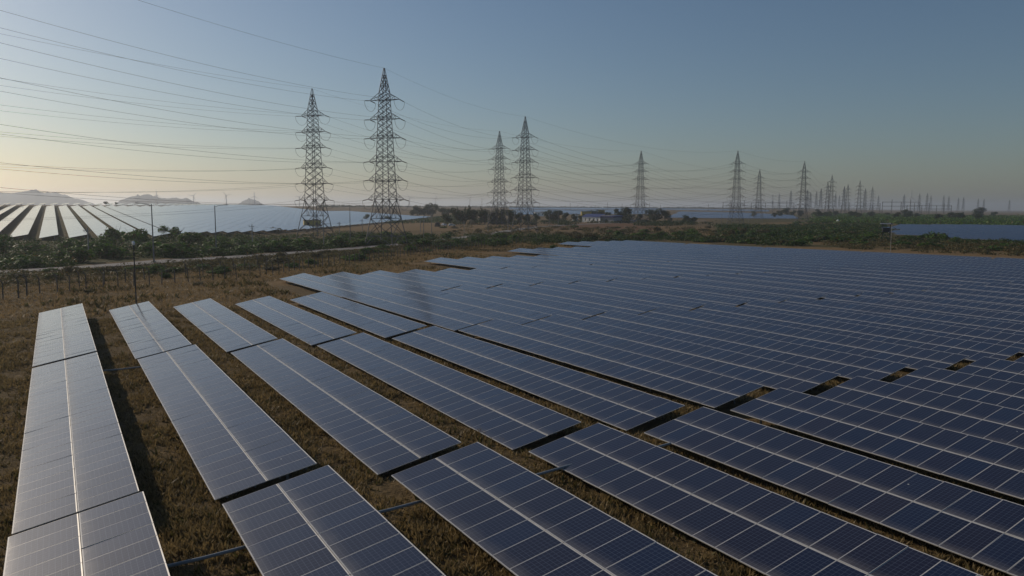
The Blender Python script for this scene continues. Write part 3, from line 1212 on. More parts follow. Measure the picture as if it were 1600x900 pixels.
for p, h, lab in [((6.4, 192.6), 6.6, 'grey utility pole rising from the thicket at the left'),
                  ((50.8, 234.3), 6.8, 'utility pole with short crossbar, right of the second street lamp'),
                  ((92.1, 278.0), 6.6, 'utility pole right of the left pylon foot'),
                  ((126.1, 346.7), 6.4, 'utility pole at the edge of the silver array, left of the tallest pylon'),
                  ((155.7, 345.1), 5.5, 'short utility pole on the dry land behind the short lamps'),
                  ((176.0, 337.3), 5.5, 'short utility pole below the haystack')]:
    power_pole((p[0], p[1], gz(*p)), h, lab)


def camera_mast(loc, h, lab, mat, top):
    e = thing('mast', lab, 'mast', loc)
    b = MB()
    b.beam((0, 0, -.4), (0, 0, h), .075, .06, 8)
    put('pole', b.mesh('mast_pole', [mat]), e)
    b = MB()
    b.box((0, .05, h + .12), (.22, .34, .24), 0, Euler((.5, 0, .3)).to_matrix())
    b.beam((0, 0, h - .1), (0, 0, h + .05), .1, .1, 8)
    put('lightning_head', b.mesh('mast_head', [top]), e)


camera_mast((7.35, 91.9, gz(7.35, 91.9)), 7.35, 'slim black mast with a small white head behind the second table row', M_DARK, M_WHITE)
p = (189.4, 119.3)
camera_mast((p[0], p[1], gz(*p)), 8.0, 'pale slim mast beside the watchtower at the right field edge', M_CONC, M_DARK)


def fence(pts, lab, spacing, h, seed):
    rg = random.Random(seed)
    e = thing('fence', lab, 'fence', (pts[0][0], pts[0][1], gz(*pts[0])))
    o0 = Vector(e.location)
    b = MB()
    b.box((0, 0, h / 2 - .3), (.13, .13, h + .6))
    b.beam((0, 0, h - .06), (-.34, .22, h + .42), .055)
    pm = b.mesh('fence_post', [M_POST])
    tops = []
    acc = 0.0
    for k in range(len(pts) - 1):
        a, c = Vector(pts[k]), Vector(pts[k + 1])
        L = (c - a).length
        while acc < L:
            q = a.lerp(c, acc / L)
            zz = gz(q.x, q.y)
            q3 = Vector((q.x + rg.gauss(0, .08), q.y + rg.gauss(0, .08), zz))
            put('post', pm, e, q3 - o0, (rg.gauss(0, .03), rg.gauss(0, .03), rg.gauss(0, .2)))
            tops.append(q3 - o0)
            acc += spacing * rg.uniform(.88, 1.12)
        acc -= L
    for f in (.3, .6, .92):
        b = MB()
        b.poly([t + Vector((0, 0, h * f)) for t in tops], .012, 3)
        put('strand', b.mesh('fence_strand', [M_WIRE]), e)


fence([(-26, 101), (-5.3, 111.6), (-2.2, 116.5), (2.4, 119.2), (11.2, 122.6), (15.5, 124.8), (30, 131.5), (46, 150), (67, 168.5), (99, 199), (122, 214), (150, 230)],
      'near wire fence with bent-topped posts running behind the field', 2.15, 2.1, 5)
fence([(-30, 103), (-3, 117.5), (4, 124.1), (10.5, 130.4), (24, 140), (42, 160)], 'second, farther line of fence posts at the left', 4.2, 2.1, 8)

# ============================================================ vegetation
def leaf_cloud(rs, blobs, n, leaf):
    """n small leaf-sprays spread through the volume of several blobs -> verts, faces"""
    bl = np.array(blobs, float)
    w = bl[:, 3] * bl[:, 4] * bl[:, 5]
    pick = rs.choice(len(bl), n, p=w / w.sum())
    d = rs.normal(0, 1, (n, 3))
    d /= np.linalg.norm(d, axis=1)[:, None]
    rad = rs.uniform(.45, 1.05, n) ** .6
    c = bl[pick, :3] + d * bl[pick, 3:6] * rad[:, None]
    nrm = d + rs.normal(0, .7, (n, 3)) + np.array([0, 0, .35])
    nrm /= np.linalg.norm(nrm, axis=1)[:, None]
    t = np.cross(nrm, rs.normal(0, 1, (n, 3)))
    t /= np.linalg.norm(t, axis=1)[:, None]
    s = np.cross(nrm, t)
    L = leaf * rs.uniform(.6, 1.5, n)[:, None]
    W = L * rs.uniform(.35, .75, n)[:, None]
    v = np.stack([c - t * L, c + s * W, c + t * L, c - s * W], 1).reshape(-1, 3)
    f = np.arange(4 * n).reshape(n, 4)
    return v, f


def cloud_mesh(name, v, f, mat):
    me = bpy.data.meshes.new(name)
    me.from_pydata(v.tolist(), [], f.tolist())
    me.materials.append(mat)
    return me


def bush_variants(mat, n, leaf, count, seed, sprawl=1.0):
    out = []
    for k in range(count):
        rs = np.random.default_rng(seed + k)
        blobs = []
        for q in range(rs.integers(6, 10)):
            a, rr = rs.uniform(0, 6.28), rs.uniform(0, .62) * sprawl
            h = rs.uniform(.3, .68) * (1 - .45 * rr)
            blobs.append((math.cos(a) * rr, math.sin(a) * rr, h * .85, rs.uniform(.26, .45), rs.uniform(.26, .45), h * .62))
        v, f = leaf_cloud(rs, blobs, n, leaf)
        b = MB()
        for q in range(8):
            a = rs.uniform(0, 6.28)
            m = Vector((math.cos(a) * .25, math.sin(a) * .25, .35))
            b.beam((0, 0, -.1), m, .03, .02, 4)
            b.beam(m, (math.cos(a) * .6, math.sin(a) * .6, rs.uniform(.5, .95)), .02, .006, 4)
        out.append((cloud_mesh('bush_foliage', v, f, mat), b.mesh('bush_stems', [M_BARK])))
    return out


BUSH_G = bush_variants(M_SCRUB, 900, .075, 5, 100)
BUSH_D = bush_variants(M_DRYBUSH, 520, .075, 4, 200)
BUSH_L = bush_variants(M_SCRUB, 420, .10, 4, 300)


def bush(pool, x, y, w, h, rg, lab, group, detail=True, yaw=None):
    fo, st = pool[rg.randrange(len(pool))]
    e = thing('bush', lab, 'bush', (x, y, gz(x, y) - .05), rg.uniform(0, 6.28) if yaw is None else yaw, group)
    e.scale = (w / 1.6, w / 1.6 * rg.uniform(.8, 1.2), h)
    put('foliage', fo, e)
    if detail:
        put('stems', st, e)
    return e


def road_at(x):
    return float(np.interp(x, [p[0] for p in ROAD], [p[1] for p in ROAD]))


rg = random.Random(21)
# thicket between the road and the far farm
n = 0
while n < 84:
    x = rg.uniform(-55, 118)
    ye = near_edge(x) - 4
    yr = road_at(x) + 8.5
    if ye - yr < 3:
        continue
    depth = min(ye - yr, 74 if x < 45 else 50)
    y = yr + depth * rg.random() ** (1.3 if x < 40 else 2.0)
    front = (y - yr) / depth
    h = rg.uniform(2.4, 4.0) if x < 40 else rg.uniform(2.0, 3.4)
    if x < 28 and front > .5:
        h *= 1.2
    w = rg.uniform(5.5, 10)
    bush(BUSH_G, x, y, w, h, rg, '%s bush %s the thicket, %s' % ('tall green' if h > 3.2 else 'low green', 'at the front of' if front < .33 else ('at the back of' if front > .66 else 'within'), beside(x, y, MARKS_ROAD)), 'green thicket behind the road')
    n += 1
for k in range(9):
    x = -50 + k * 14 + rg.uniform(-4, 4)
    y = road_at(x) + 11 + rg.uniform(0, 4)
    bush(BUSH_G, x, y, rg.uniform(7, 10), rg.uniform(2.6, 3.6), rg, 'broad green bush edging the road, ' + beside(x, road_at(x) + 12, MARKS_ROAD), 'green thicket behind the road')
# lower scrub between fence and road
for k in range(70):
    x = rg.uniform(-30, 116)
    yf = float(np.interp(x, [-30, -5, 15, 30, 46, 67, 99, 122], [103, 112, 126, 133, 152, 170, 201, 216]))
    yr = road_at(x) - 6
    y = yf + (yr - yf) * rg.uniform(.05, .98)
    dry = rg.random() < .5
    if x < 12 and y < yr - 14 and rg.random() < .75:
        y = yr - rg.uniform(0, 9)
    h = rg.uniform(.7, 1.7) * (1.15 if x > 30 else .85)
    bush(BUSH_D if dry else BUSH_G, x, y, rg.uniform(2.2, 5.5), h, rg, ('dusty low bush between fence and road, ' if dry else 'low green bush between fence and road, ') + beside(x, y, MARKS_ROAD),
         'low bushes between fence and road')
# single bushes the picture shows apart
for p, w, h, pool, lab in [((35.1, 273.8), 7, 3.6, BUSH_L, 'lone dark feathery bush standing up against the striped solar rows'),
                           ((31.7, 279.4), 4, 4.0, BUSH_L, 'thin leaning bush top beside the lone dark feathery bush'),
                           ((85.8, 348.0), 7, 3.0, BUSH_D, 'spiky grey-green bush against the silver array, left of the left pylon'),
                           ((100.7, 220.4), 8, 2.6, BUSH_G, 'round dense bush in front of the short street lamps'),
                           ((58.3, 165.1), 6.5, 2.1, BUSH_G, 'fresh green bush in the fence line before the tallest pylon'),
                           ((3.4, 114.9), 1.9, .75, BUSH_D, 'small dark tussock bush on the grass behind the leftmost table'),
                           ((129.1, 189.4), 3.4, 1.6, BUSH_G, 'dark small bush beside the far corner table'),
                           ((17.9, 119.1), 2.0, .8, BUSH_D, 'pale tussock bush on the grass between second and third rows')]:
    bush(pool, p[0], p[1], w, h, rg, lab, 'bushes standing apart')
# line of bushes behind the far edge of the field
for k in range(54):
    t = rg.random()
    px_b = 33 + t * 17
    d = rg.uniform(262, 300) if rg.random() < .55 else rg.uniform(300, 400)
    if px_b < 39:
        d = rg.uniform(245, 330)
    x, y = math.sin(R(px_b)) * d, math.cos(R(px_b)) * d
    if y < 226 and x < 205:
        continue
    dry = rg.random() < .3
    bush(BUSH_D if dry else BUSH_L, x, y, rg.uniform(5, 10), rg.uniform(1.8, 4.0), rg, ('dusty' if dry else 'green') + (' bush along the far field edge, ' if d < 300 else ' bush beyond the far field edge, ') + beside(x, y, MARKS_MID), 'bushes along the far edge of the field')
for k in range(16):
    b_, d = rg.uniform(22.5, 33.5), rg.uniform(240, 320)
    x, y = math.sin(R(b_)) * d, math.cos(R(b_)) * d
    bush(BUSH_G, x, y, rg.uniform(4, 8), rg.uniform(1.6, 2.8), rg, 'rounded green bush beside the track, ' + beside(x, y, MARKS_TRACK), 'bushes beside the track')
# scrub on the right
for k in range(66):
    b_ = rg.uniform(49, 69)
    d = rg.uniform(262, 430) if b_ < 57 else rg.uniform(228, 300)
    if rg.random() < .45:
        d = rg.uniform(420, 800)
    x, y = math.sin(R(b_)) * d, math.cos(R(b_)) * d
    if 57 < b_ and 305 < d < 640:
        continue
    near_f = d < 300 and b_ > 57
    if near_f and (x < 232 or rg.random() < .45):
        continue
    bush(BUSH_L if rg.random() < .75 else BUSH_D, x, y, rg.uniform(6, 13), rg.uniform(1.3, 2.8) if near_f else rg.uniform(1.8, 3.6), rg,
         ('near' if d < 310 else ('middle-distance' if d < 430 else 'distant')) + ' bush in the right-hand scrub, ' + beside(x, y, MARKS_RIGHT), 'scrub bushes on the right')
for p, w, h in [((312.7, 178.3), 6, 3.6), ((310.7, 172.9), 7, 3.2), ((316.2, 184.4), 5, 2.4), ((295.6, 160.3), 6, 2.2), ((303.2, 183.3), 6, 2.0)]:
    bush(BUSH_L, p[0], p[1], w, h, rg, 'dark bush on the near shore of the right-hand array', 'bushes before the right-hand array')
bush(BUSH_L, 382.1, 240.0, 26, 1.4, rg, 'low green tongue of scrub reaching into the right-hand array', 'bushes before the right-hand array', yaw=.9)
# ploughed land and house surroundings
for k in range(20):
    b_ = rg.uniform(25, 46)
    d = rg.uniform(330, 480)
    x, y = math.sin(R(b_)) * d, math.cos(R(b_)) * d
    bush(BUSH_D if rg.random() < .5 else BUSH_L, x, y, rg.uniform(3, 8), rg.uniform(1.0, 2.4), rg, 'scattered bush on the open dry land, ' + beside(x, y, MARKS_MID), 'bushes on the dry land')
# the rest of the scrub reads as a mass
rs = np.random.default_rng(77)


def scrub_fill(lab, n, where, w, h, leaves, leaf, mat):
    V, F, off, k = [], [], 0, 0
    for _ in range(n * 40):
        if k >= n:
            break
        q = where()
        if q is None:
            continue
        x, y = q
        k += 1
        ww, hh = rs.uniform(*w), rs.uniform(*h)
        v, f = leaf_cloud(rs, [(x, y, gz(x, y) + hh * .35, ww, ww * rs.uniform(.7, 1.2), hh * .65),
                               (x + rs.normal(0, ww * .5), y + rs.normal(0, ww * .5), gz(x, y) + hh * .3, ww * .6, ww * .6, hh * .9)], leaves, leaf)
        V.append(v)
        F.append(f + off)
        off += len(v)
    o = put('scrub', cloud_mesh('scrub', np.concatenate(V), np.concatenate(F), mat))
    return tag(o, lab, 'scrub', kind='stuff')


def polar(b0, b1, d0, d1, skip=None):
    def go():
        b_, d = rs.uniform(b0, b1), math.sqrt(rs.uniform(d0 * d0, d1 * d1))
        x, y = math.sin(R(b_)) * d, math.cos(R(b_)) * d
        return None if skip and skip(b_, d, x, y) else (x, y)
    return go


def behind_road():
    x = rs.uniform(-62, 125)
    yr, ye = road_at(x) + 6.5, near_edge(x) - 3
    if x > 50:
        ye = min(ye, yr + 85)
    y = rs.uniform(yr, ye) if ye > yr else yr
    if rs.random() < .4:
        y = yr + (ye - yr) * rs.random() ** 2
    return x, y


def before_road():
    x = rs.uniform(-34, 124)
    yf = float(np.interp(x, [-30, -5, 15, 30, 46, 67, 99, 122], [118, 134, 146, 145, 158, 172, 203, 218]))
    yr = road_at(x) - 5
    if yr <= yf:
        return None
    return x, rs.uniform(yf, yr)


scrub_fill('low green undergrowth filling the thicket behind the road', 620, behind_road, (1.6, 3.6), (.6, 1.7), 150, .21, M_UNDER)
scrub_fill('dull low scrub on the near verge of the road', 300, before_road, (.9, 2.4), (.4, 1.1), 110, .14, M_DRYBUSH)
scrub_fill('low green scrub along the far edge of the solar field', 330, polar(33, 52, 258, 325, lambda b_, d, x, y: y < 222 and x < 206), (1.8, 4.2), (.7, 1.7), 130, .27, M_UNDER)
scrub_fill('low green scrub round the short street lamps and along the track', 150, polar(21.5, 33.5, 228, 335, lambda b_, d, x, y: y < 210 or (x < 104 and y < road_at(x) + 4)), (1.5, 3.6), (.7, 1.9), 130, .24, M_UNDER)
scrub_fill('thin scrub on the bare slope below the tall tree clump', 110, polar(20.5, 27.5, 560, 930, lambda b_, d, x, y: y < near_edge(x) + 265 and y > near_edge(x)), (2.5, 6), (.8, 2.2), 90, .5, M_UNDER)
scrub_fill('patchy scrub on the open land beyond the field', 170, polar(27, 48, 325, 470), (1.6, 4.0), (.6, 1.7), 100, .28, M_DRYBUSH)
scrub_fill('green scrub spreading across the right middle distance', 430, polar(46.5, 57.2, 300, 640, lambda b_, d, x, y: d > 560 and b_ < 52.5), (2.5, 6.5), (.7, 1.9), 130, .38, M_UNDER)
scrub_fill('grassy scrub between solar field and right-hand array', 430, polar(54, 70, 215, 322, lambda b_, d, x, y: x < 208 or x > 294 or (x < 226 and rs.random() < .6)), (1.4, 4.2), (.4, 1.3), 110, .24, M_DRYBUSH)
scrub_fill('ragged green bushes fringing the right-hand array', 110, polar(56, 70, 285, 335, lambda b_, d, x, y: x < 262 or x > 300), (1.4, 3.4), (.7, 1.9), 120, .26, M_UNDER)
scrub_fill('distant dark green scrub below the skyline on the right', 1150, polar(53, 70, 655, 1500), (5, 11), (1.6, 4.4), 110, .75, M_SCRUB)
scrub_fill('undergrowth at the feet of the grove and farmhouse trees', 150, polar(26.5, 46, 520, 640, lambda b_, d, x, y: 36.5 < b_ < 40.6 and d < 600), (3, 6), (1.4, 3.4), 120, .45, M_TREE)
# bushes along the skyline
V, F, off = [], [], 0
for k in range(460):
    b_ = rs.uniform(17, 53)
    r_ = math.tan(R(b_))
    t_ = min(1, max(0, (r_ - .10) / .38))
    t_ = t_ * t_ * (3 - 2 * t_)
    y = 170 + 435 * t_ + 500 + 850 * t_ + rs.uniform(0, 60)
    x = y * r_
    w, h = rs.uniform(5, 14), rs.uniform(1.5, 4.0)
    v, f = leaf_cloud(rs, [(x, y, gz(x, y) + h * .4, w, w, h * .6)], 26, 1.9)
    V.append(v)
    F.append(f + off)
    off += len(v)
o = put('far_scrub', cloud_mesh('skyline_scrub', np.concatenate(V), np.concatenate(F), M_TREE))
tag(o, 'thin dark fringe of scrub along the skyline', 'scrub', kind='stuff')


# ---------------------------------------------------------------- trees
def tree_variant(seed, spread, slim):
    rs = np.random.default_rng(seed)
    b = MB()
    lean = Vector((rs.uniform(-.04, .04), rs.uniform(-.04, .04), 0))
    fork = .34 if not slim else .6
    b.poly([(0, 0, -.03), Vector((0, 0, fork * .5)) + lean, Vector((0, 0, fork)) + lean * 2], [.035, .028, .022], 7)
    blobs = []
    if slim:
        for q in range(9):
            h = .2 + .78 * q / 8
            ww = spread * (1.1 - h) * .9 + .02
            a = rs.uniform(0, 6.28)
            blobs.append((math.cos(a) * ww * .4, math.sin(a) * ww * .4, h, ww * .75, ww * .75, .085))
            b.beam(Vector((0, 0, h * .9)), (math.cos(a) * ww * .6, math.sin(a) * ww * .6, h), .008, .003, 4)
    else:
        nb = 12
        for q in range(nb):
            a = 6.28 * q / nb + rs.uniform(-.3, .3)
            rr = spread * rs.uniform(.15, .72)
            h = rs.uniform(.24, .86) - .16 * (rr / spread) ** 2
            c = Vector((math.cos(a) * rr, math.sin(a) * rr, h))
            s = spread * rs.uniform(.26, .42)
            blobs.append((*c, s, s, rs.uniform(.12, .19)))
            m = Vector((0, 0, fork)).lerp(c, .5) + Vector((0, 0, .03))
            b.poly([Vector((0, 0, fork * .9)) + lean * 2, m, c], [.018, .011, .004], 5)
    v, f = leaf_cloud(rs, blobs, 2600 if not slim else 900, .026 if not slim else .024)
    return b.mesh('tree_trunk', [M_BARK]), cloud_mesh('tree_crown', v, f, M_TREE)


TREES = [tree_variant(500 + k, .44, False) for k in range(4)] + [tree_variant(520 + k, .62, False) for k in range(2)] + [tree_variant(540 + k, .14, True) for k in range(2)]


def tree(x, y, h, kind, lab, group, wide=1.0, name='tree'):
    tr, cr = TREES[kind]
    e = thing(name, lab, 'tree', (x, y, gz(x, y) - .1), rg.uniform(0, 6.28), group)
    e.scale = (h * wide, h * wide, h)
    put('trunk', tr, e)
    put('crown', cr, e)


GT = 'trees on the plain'
TL = [((345.1, 773.0), 15, 4, 'dark spreading tree at the left end of the clump right of the tallest pylon', 1.0),
      ((352.4, 768.6), 16.5, 0, 'tall rounded tree in the middle of the clump right of the tallest pylon', 1.2),
      ((359.1, 764.6), 19, 1, 'tallest tree of the clump right of the tallest pylon', 1.1),
      ((332.8, 757.1), 10, 5, 'low tree at the foot of the clump right of the tallest pylon', 1.0),
      ((351.8, 722.2), 13, 2, 'grey-green tree just right of the tall clump', 1.1),
      ((351.9, 710.4), 11.5, 3, 'smaller grey-green tree right of the tall clump', 1.1),
      ((219.5, 591.9), 6, 4, 'small round tree behind the silver array, left of the tallest pylon', 1.0),
      ((240.8, 602.4), 5.5, 5, 'small dark tree seen through the legs of the tallest pylon', 1.0),
      ((224.2, 454.6), 8.5, 5, 'round dark tree behind the parked white cars', 1.0),
      ((246.0, 482.3), 13, 0, 'dense tree at the left of the grove behind the haystack', 1.0),
      ((252.6, 484.2), 11.5, 1, 'dense dark tree behind the haystack', 1.2),
      ((262.8, 495.5), 15.5, 6, 'pointed conifer-like tree standing above the grove', 1.6),
      ((255.5, 499.9), 14, 7, 'slim pointed tree at the left of the grove', 1.5),
      ((265.0, 505.9), 14.5, 6, 'slim pointed tree in the middle of the grove', 1.4),
      ((258.5, 480.6), 11.5, 2, 'broad tree in the grove, right of the pointed tree', 1.2),
      ((275.3, 499.7), 13.8, 7, 'slim spiky tree right of the pointed tree', 1.5),
      ((263.1, 472.0), 11, 3, 'olive-coloured tree near the street lamps', 1.2),
      ((265.3, 464.8), 10.5, 0, 'dark tree below the shorter middle pylon, left side', 1.1),
      ((272.8, 466.1), 12.5, 1, 'tall dark tree at the foot of the shorter middle pylon', 1.0),
      ((273.1, 454.2), 11.5, 2, 'broad tree between the middle pylon pair', 1.2),
      ((273.6, 442.2), 9, 3, 'tree left of the taller middle pylon foot', 1.0),
      ((299.1, 473.6), 9.5, 0, 'small tree under the taller middle pylon', 1.0),
      ((326.9, 503.5), 9, 4, 'low spreading tree right of the taller middle pylon', .9),
      ((358.9, 530.9), 13, 1, 'large dark round tree between middle pylons and farmhouse, left crown', 1.25),
      ((364.4, 527.5), 12.5, 2, 'large dark round tree between middle pylons and farmhouse, right crown', 1.2),
      ((378.6, 536.5), 9.5, 3, 'mid-sized tree left of the farmhouse', 1.1),
      ((382.3, 528.4), 9, 0, 'tree beside the yellow building', 1.0),
      ((381.0, 517.5), 7.5, 5, 'low tree just left of the farmhouse gable', .9),
      ((439.5, 575.6), 13, 1, 'tree rising behind the blue farmhouse roof, left one', 1.1),
      ((445.2, 572.1), 11, 3, 'tree rising behind the blue farmhouse roof, middle one', 1.1),
      ((450.4, 569.0), 10.5, 2, 'tree rising behind the blue farmhouse roof, right one', 1.0),
      ((408.7, 500.7), 15, 0, 'tall ragged tree just right of the farmhouse', .9),
      ((419.7, 505.7), 15.5, 3, 'tall thin-crowned tree right of the farmhouse', 1.0),
      ((403.5, 480.5), 9.5, 1, 'bushy tree behind the low grey walls', 1.1),
      ((397.0, 461.1), 9.5, 2, 'tree at the foot of the lone pale pylon', 1.1),
      ((433.6, 485.7), 14.8, 1, 'big dense round tree right of the lone pale pylon', 1.4),
      ((441.9, 480.6), 12.5, 3, 'reddish-brown tinted tree right of the big round tree', 1.2),
      ((428.1, 442.2), 8.5, 4, 'low wide tree before the grey array, left part', 1.0),
      ((433.7, 438.8), 7, 5, 'low wide tree before the grey array, right part', 1.0),
      ((789.8, 690.8), 9, 4, 'small round tree between the pylon before the array and the small pylon', 1.0),
      ((950.5, 768.9), 13, 4, 'round tree left of the far pylon cluster', 1.2),
      ((992.7, 743.3), 12, 0, 'tree at the foot of the far pylon cluster', 1.1),
      ((1057.3, 645.7), 13.5, 5, 'wide dark tree in front of the substation', 1.2),
      ((1201.4, 616.9), 18, 5, 'lone dome-shaped dark tree on the right skyline', 1.0),
      ((39.7, 741.7), 4.2, 4, 'tiny dark tree on the brow of the rise below the hills', 1.4),
      ((47.3, 737.1), 3.6, 4, 'tiniest dark shrub-like tree on the brow of the rise', 1.0)]
for p, h, kind, lab, wide in TL:
    d_ = math.hypot(*p)
    if 560 < d_ < 960 and p[0] > 230:
        h, wide = h * .86, wide * 1.12
    tree(p[0], p[1], h, kind, lab, GT, wide)
rg2 = random.Random(5)
for k in range(44):
    b_ = rg2.uniform(50, 68)
    d = rg2.uniform(900, 1350)
    x, y = math.sin(R(b_)) * d, math.cos(R(b_)) * d
    tree(x, y, rg2.uniform(6, 10), rg2.randrange(6), 'hazy tree in the distant wooded belt, ' + beside(x, y, MARKS_RIGHT), 'trees of the distant belt on the right', 1.3)


# ---------------------------------------------------------------- grass
def grass(name, lab, pts, hs, mat, seed, blades=3, lean=.5):
    rs = np.random.default_rng(seed)
    n = len(pts)
    V = []
    for k in range(blades):
        a = rs.uniform(0, 6.283, n)
        dx, dy = np.cos(a), np.sin(a)
        w = hs * rs.uniform(.12, .3, n)
        tipx, tipy = rs.normal(0, lean, n) * hs, rs.normal(0, lean, n) * hs
        base = pts + np.stack([rs.normal(0, .07, n), rs.normal(0, .07, n), np.zeros(n)], 1)
        A = base + np.stack([dx * w, dy * w, np.zeros(n) - .03], 1)
        B = base - np.stack([dx * w, dy * w, np.zeros(n) + .03], 1)
        C = base + np.stack([tipx, tipy, hs * rs.uniform(.6, 1.1, n)], 1)
        V.append(np.stack([A, B, C], 1))
    v = np.concatenate(V).reshape(-1, 3)
    f = np.arange(len(v)).reshape(-1, 3)
    o = put(name, cloud_mesh(name, v, f, mat))
    return tag(o, lab, 'grass', kind='stuff')


rs = np.random.default_rng(9)


def scatter(n, x0, x1, y0, y1, keep):
    x, y = rs.uniform(x0, x1, n), rs.uniform(y0, y1, n)
    m = keep(x, y)
    x, y = x[m], y[m]
    return np.stack([x, y, land(x, y) - .02], 1)


def tuft(x, y):
    """where the grass grows thick and where the soil shows"""
    a = np.sin(x * .83 + 1.9 * np.sin(y * .31 + .4)) * np.sin(y * .57 + 1.6 * np.sin(x * .44))
    b = np.sin(x * 2.3 + 1.2 * np.sin(y * 1.1)) * np.sin(y * 1.9 + x * .6)
    return np.clip(.5 + .42 * a + .3 * b, 0, 1)


def lane(x, y):
    """open ground between the rows, thinned towards the far side of the field"""
    m = np.zeros(len(x), bool)
    for q in range(11):
        a = ROWX[q] + 3.5
        e = ROWX[q + 1] + .9
        m |= (x > a) & (x < e)
    m |= x < ROWX[0] + .8
    d = np.hypot(x, y)
    return m & (d < 92) & (rs.random(len(x)) < .12 + .95 * tuft(x, y)) & (rs.random(len(x)) < np.clip(30 / d, 0, 1) ** 1.1) & (np.degrees(np.arctan2(x, y)) > -9)


pts = scatter(560000, -9, 66, 8, 90, lane)
grass('grass', 'short brown dried grass growing in the lanes between the tables', pts, rs.uniform(.06, .26, len(pts)) * (.55 + .9 * tuft(pts[:, 0], pts[:, 1])), M_GRASS, 31)
pts = scatter(36000, -9, 66, 8, 90, lane)
grass('grass', 'greener weeds scattered through the brown grass of the lanes', pts, rs.uniform(.10, .34, len(pts)), M_WEED, 32, 4)


def margin_zone(x, y):
    e = np.where(x < 27, 91, np.where(x < 64, 121.5, np.where(x < 98, 152.5, 184)))
    f = np.interp(x, [-30, -5, 15, 30, 46, 67, 99, 150], [118, 128, 140, 150, 168, 186, 215, 240])
    return (y > e) & (y < f)


pts = scatter(150000, -34, 150, 90, 240, margin_zone)
grass('grass', 'straw-coloured grass on the open margin between field and fence', pts, rs.uniform(.10, .36, len(pts)), M_STRAWGRASS, 33)


def verge(x, y):
    f = np.interp(x, [-30, -5, 15, 30, 46, 67, 99, 150], [118, 128, 140, 150, 168, 186, 215, 240])
    rd_ = np.interp(x, [p[0] for p in ROAD], [p[1] for p in ROAD])
    return (y > f - 2) & (y < rd_ - 4)


pts = scatter(60000, -34, 130, 110, 250, verge)
grass('grass', 'rough grass on the verge between fence and road', pts, rs.uniform(.15, .5, len(pts)), M_WEED, 35)
pts = scatter(30000, -34, 150, 90, 240, margin_zone)
big = np.sin(pts[:, 0] * .31) + np.sin(pts[:, 1] * .43 + 1) + rs.normal(0, .6, len(pts))
pts = pts[big > .5]
grass('grass', 'taller green-tinged weeds in patches along the fence', pts, rs.uniform(.3, .75, len(pts)), M_WEED, 34, 4)

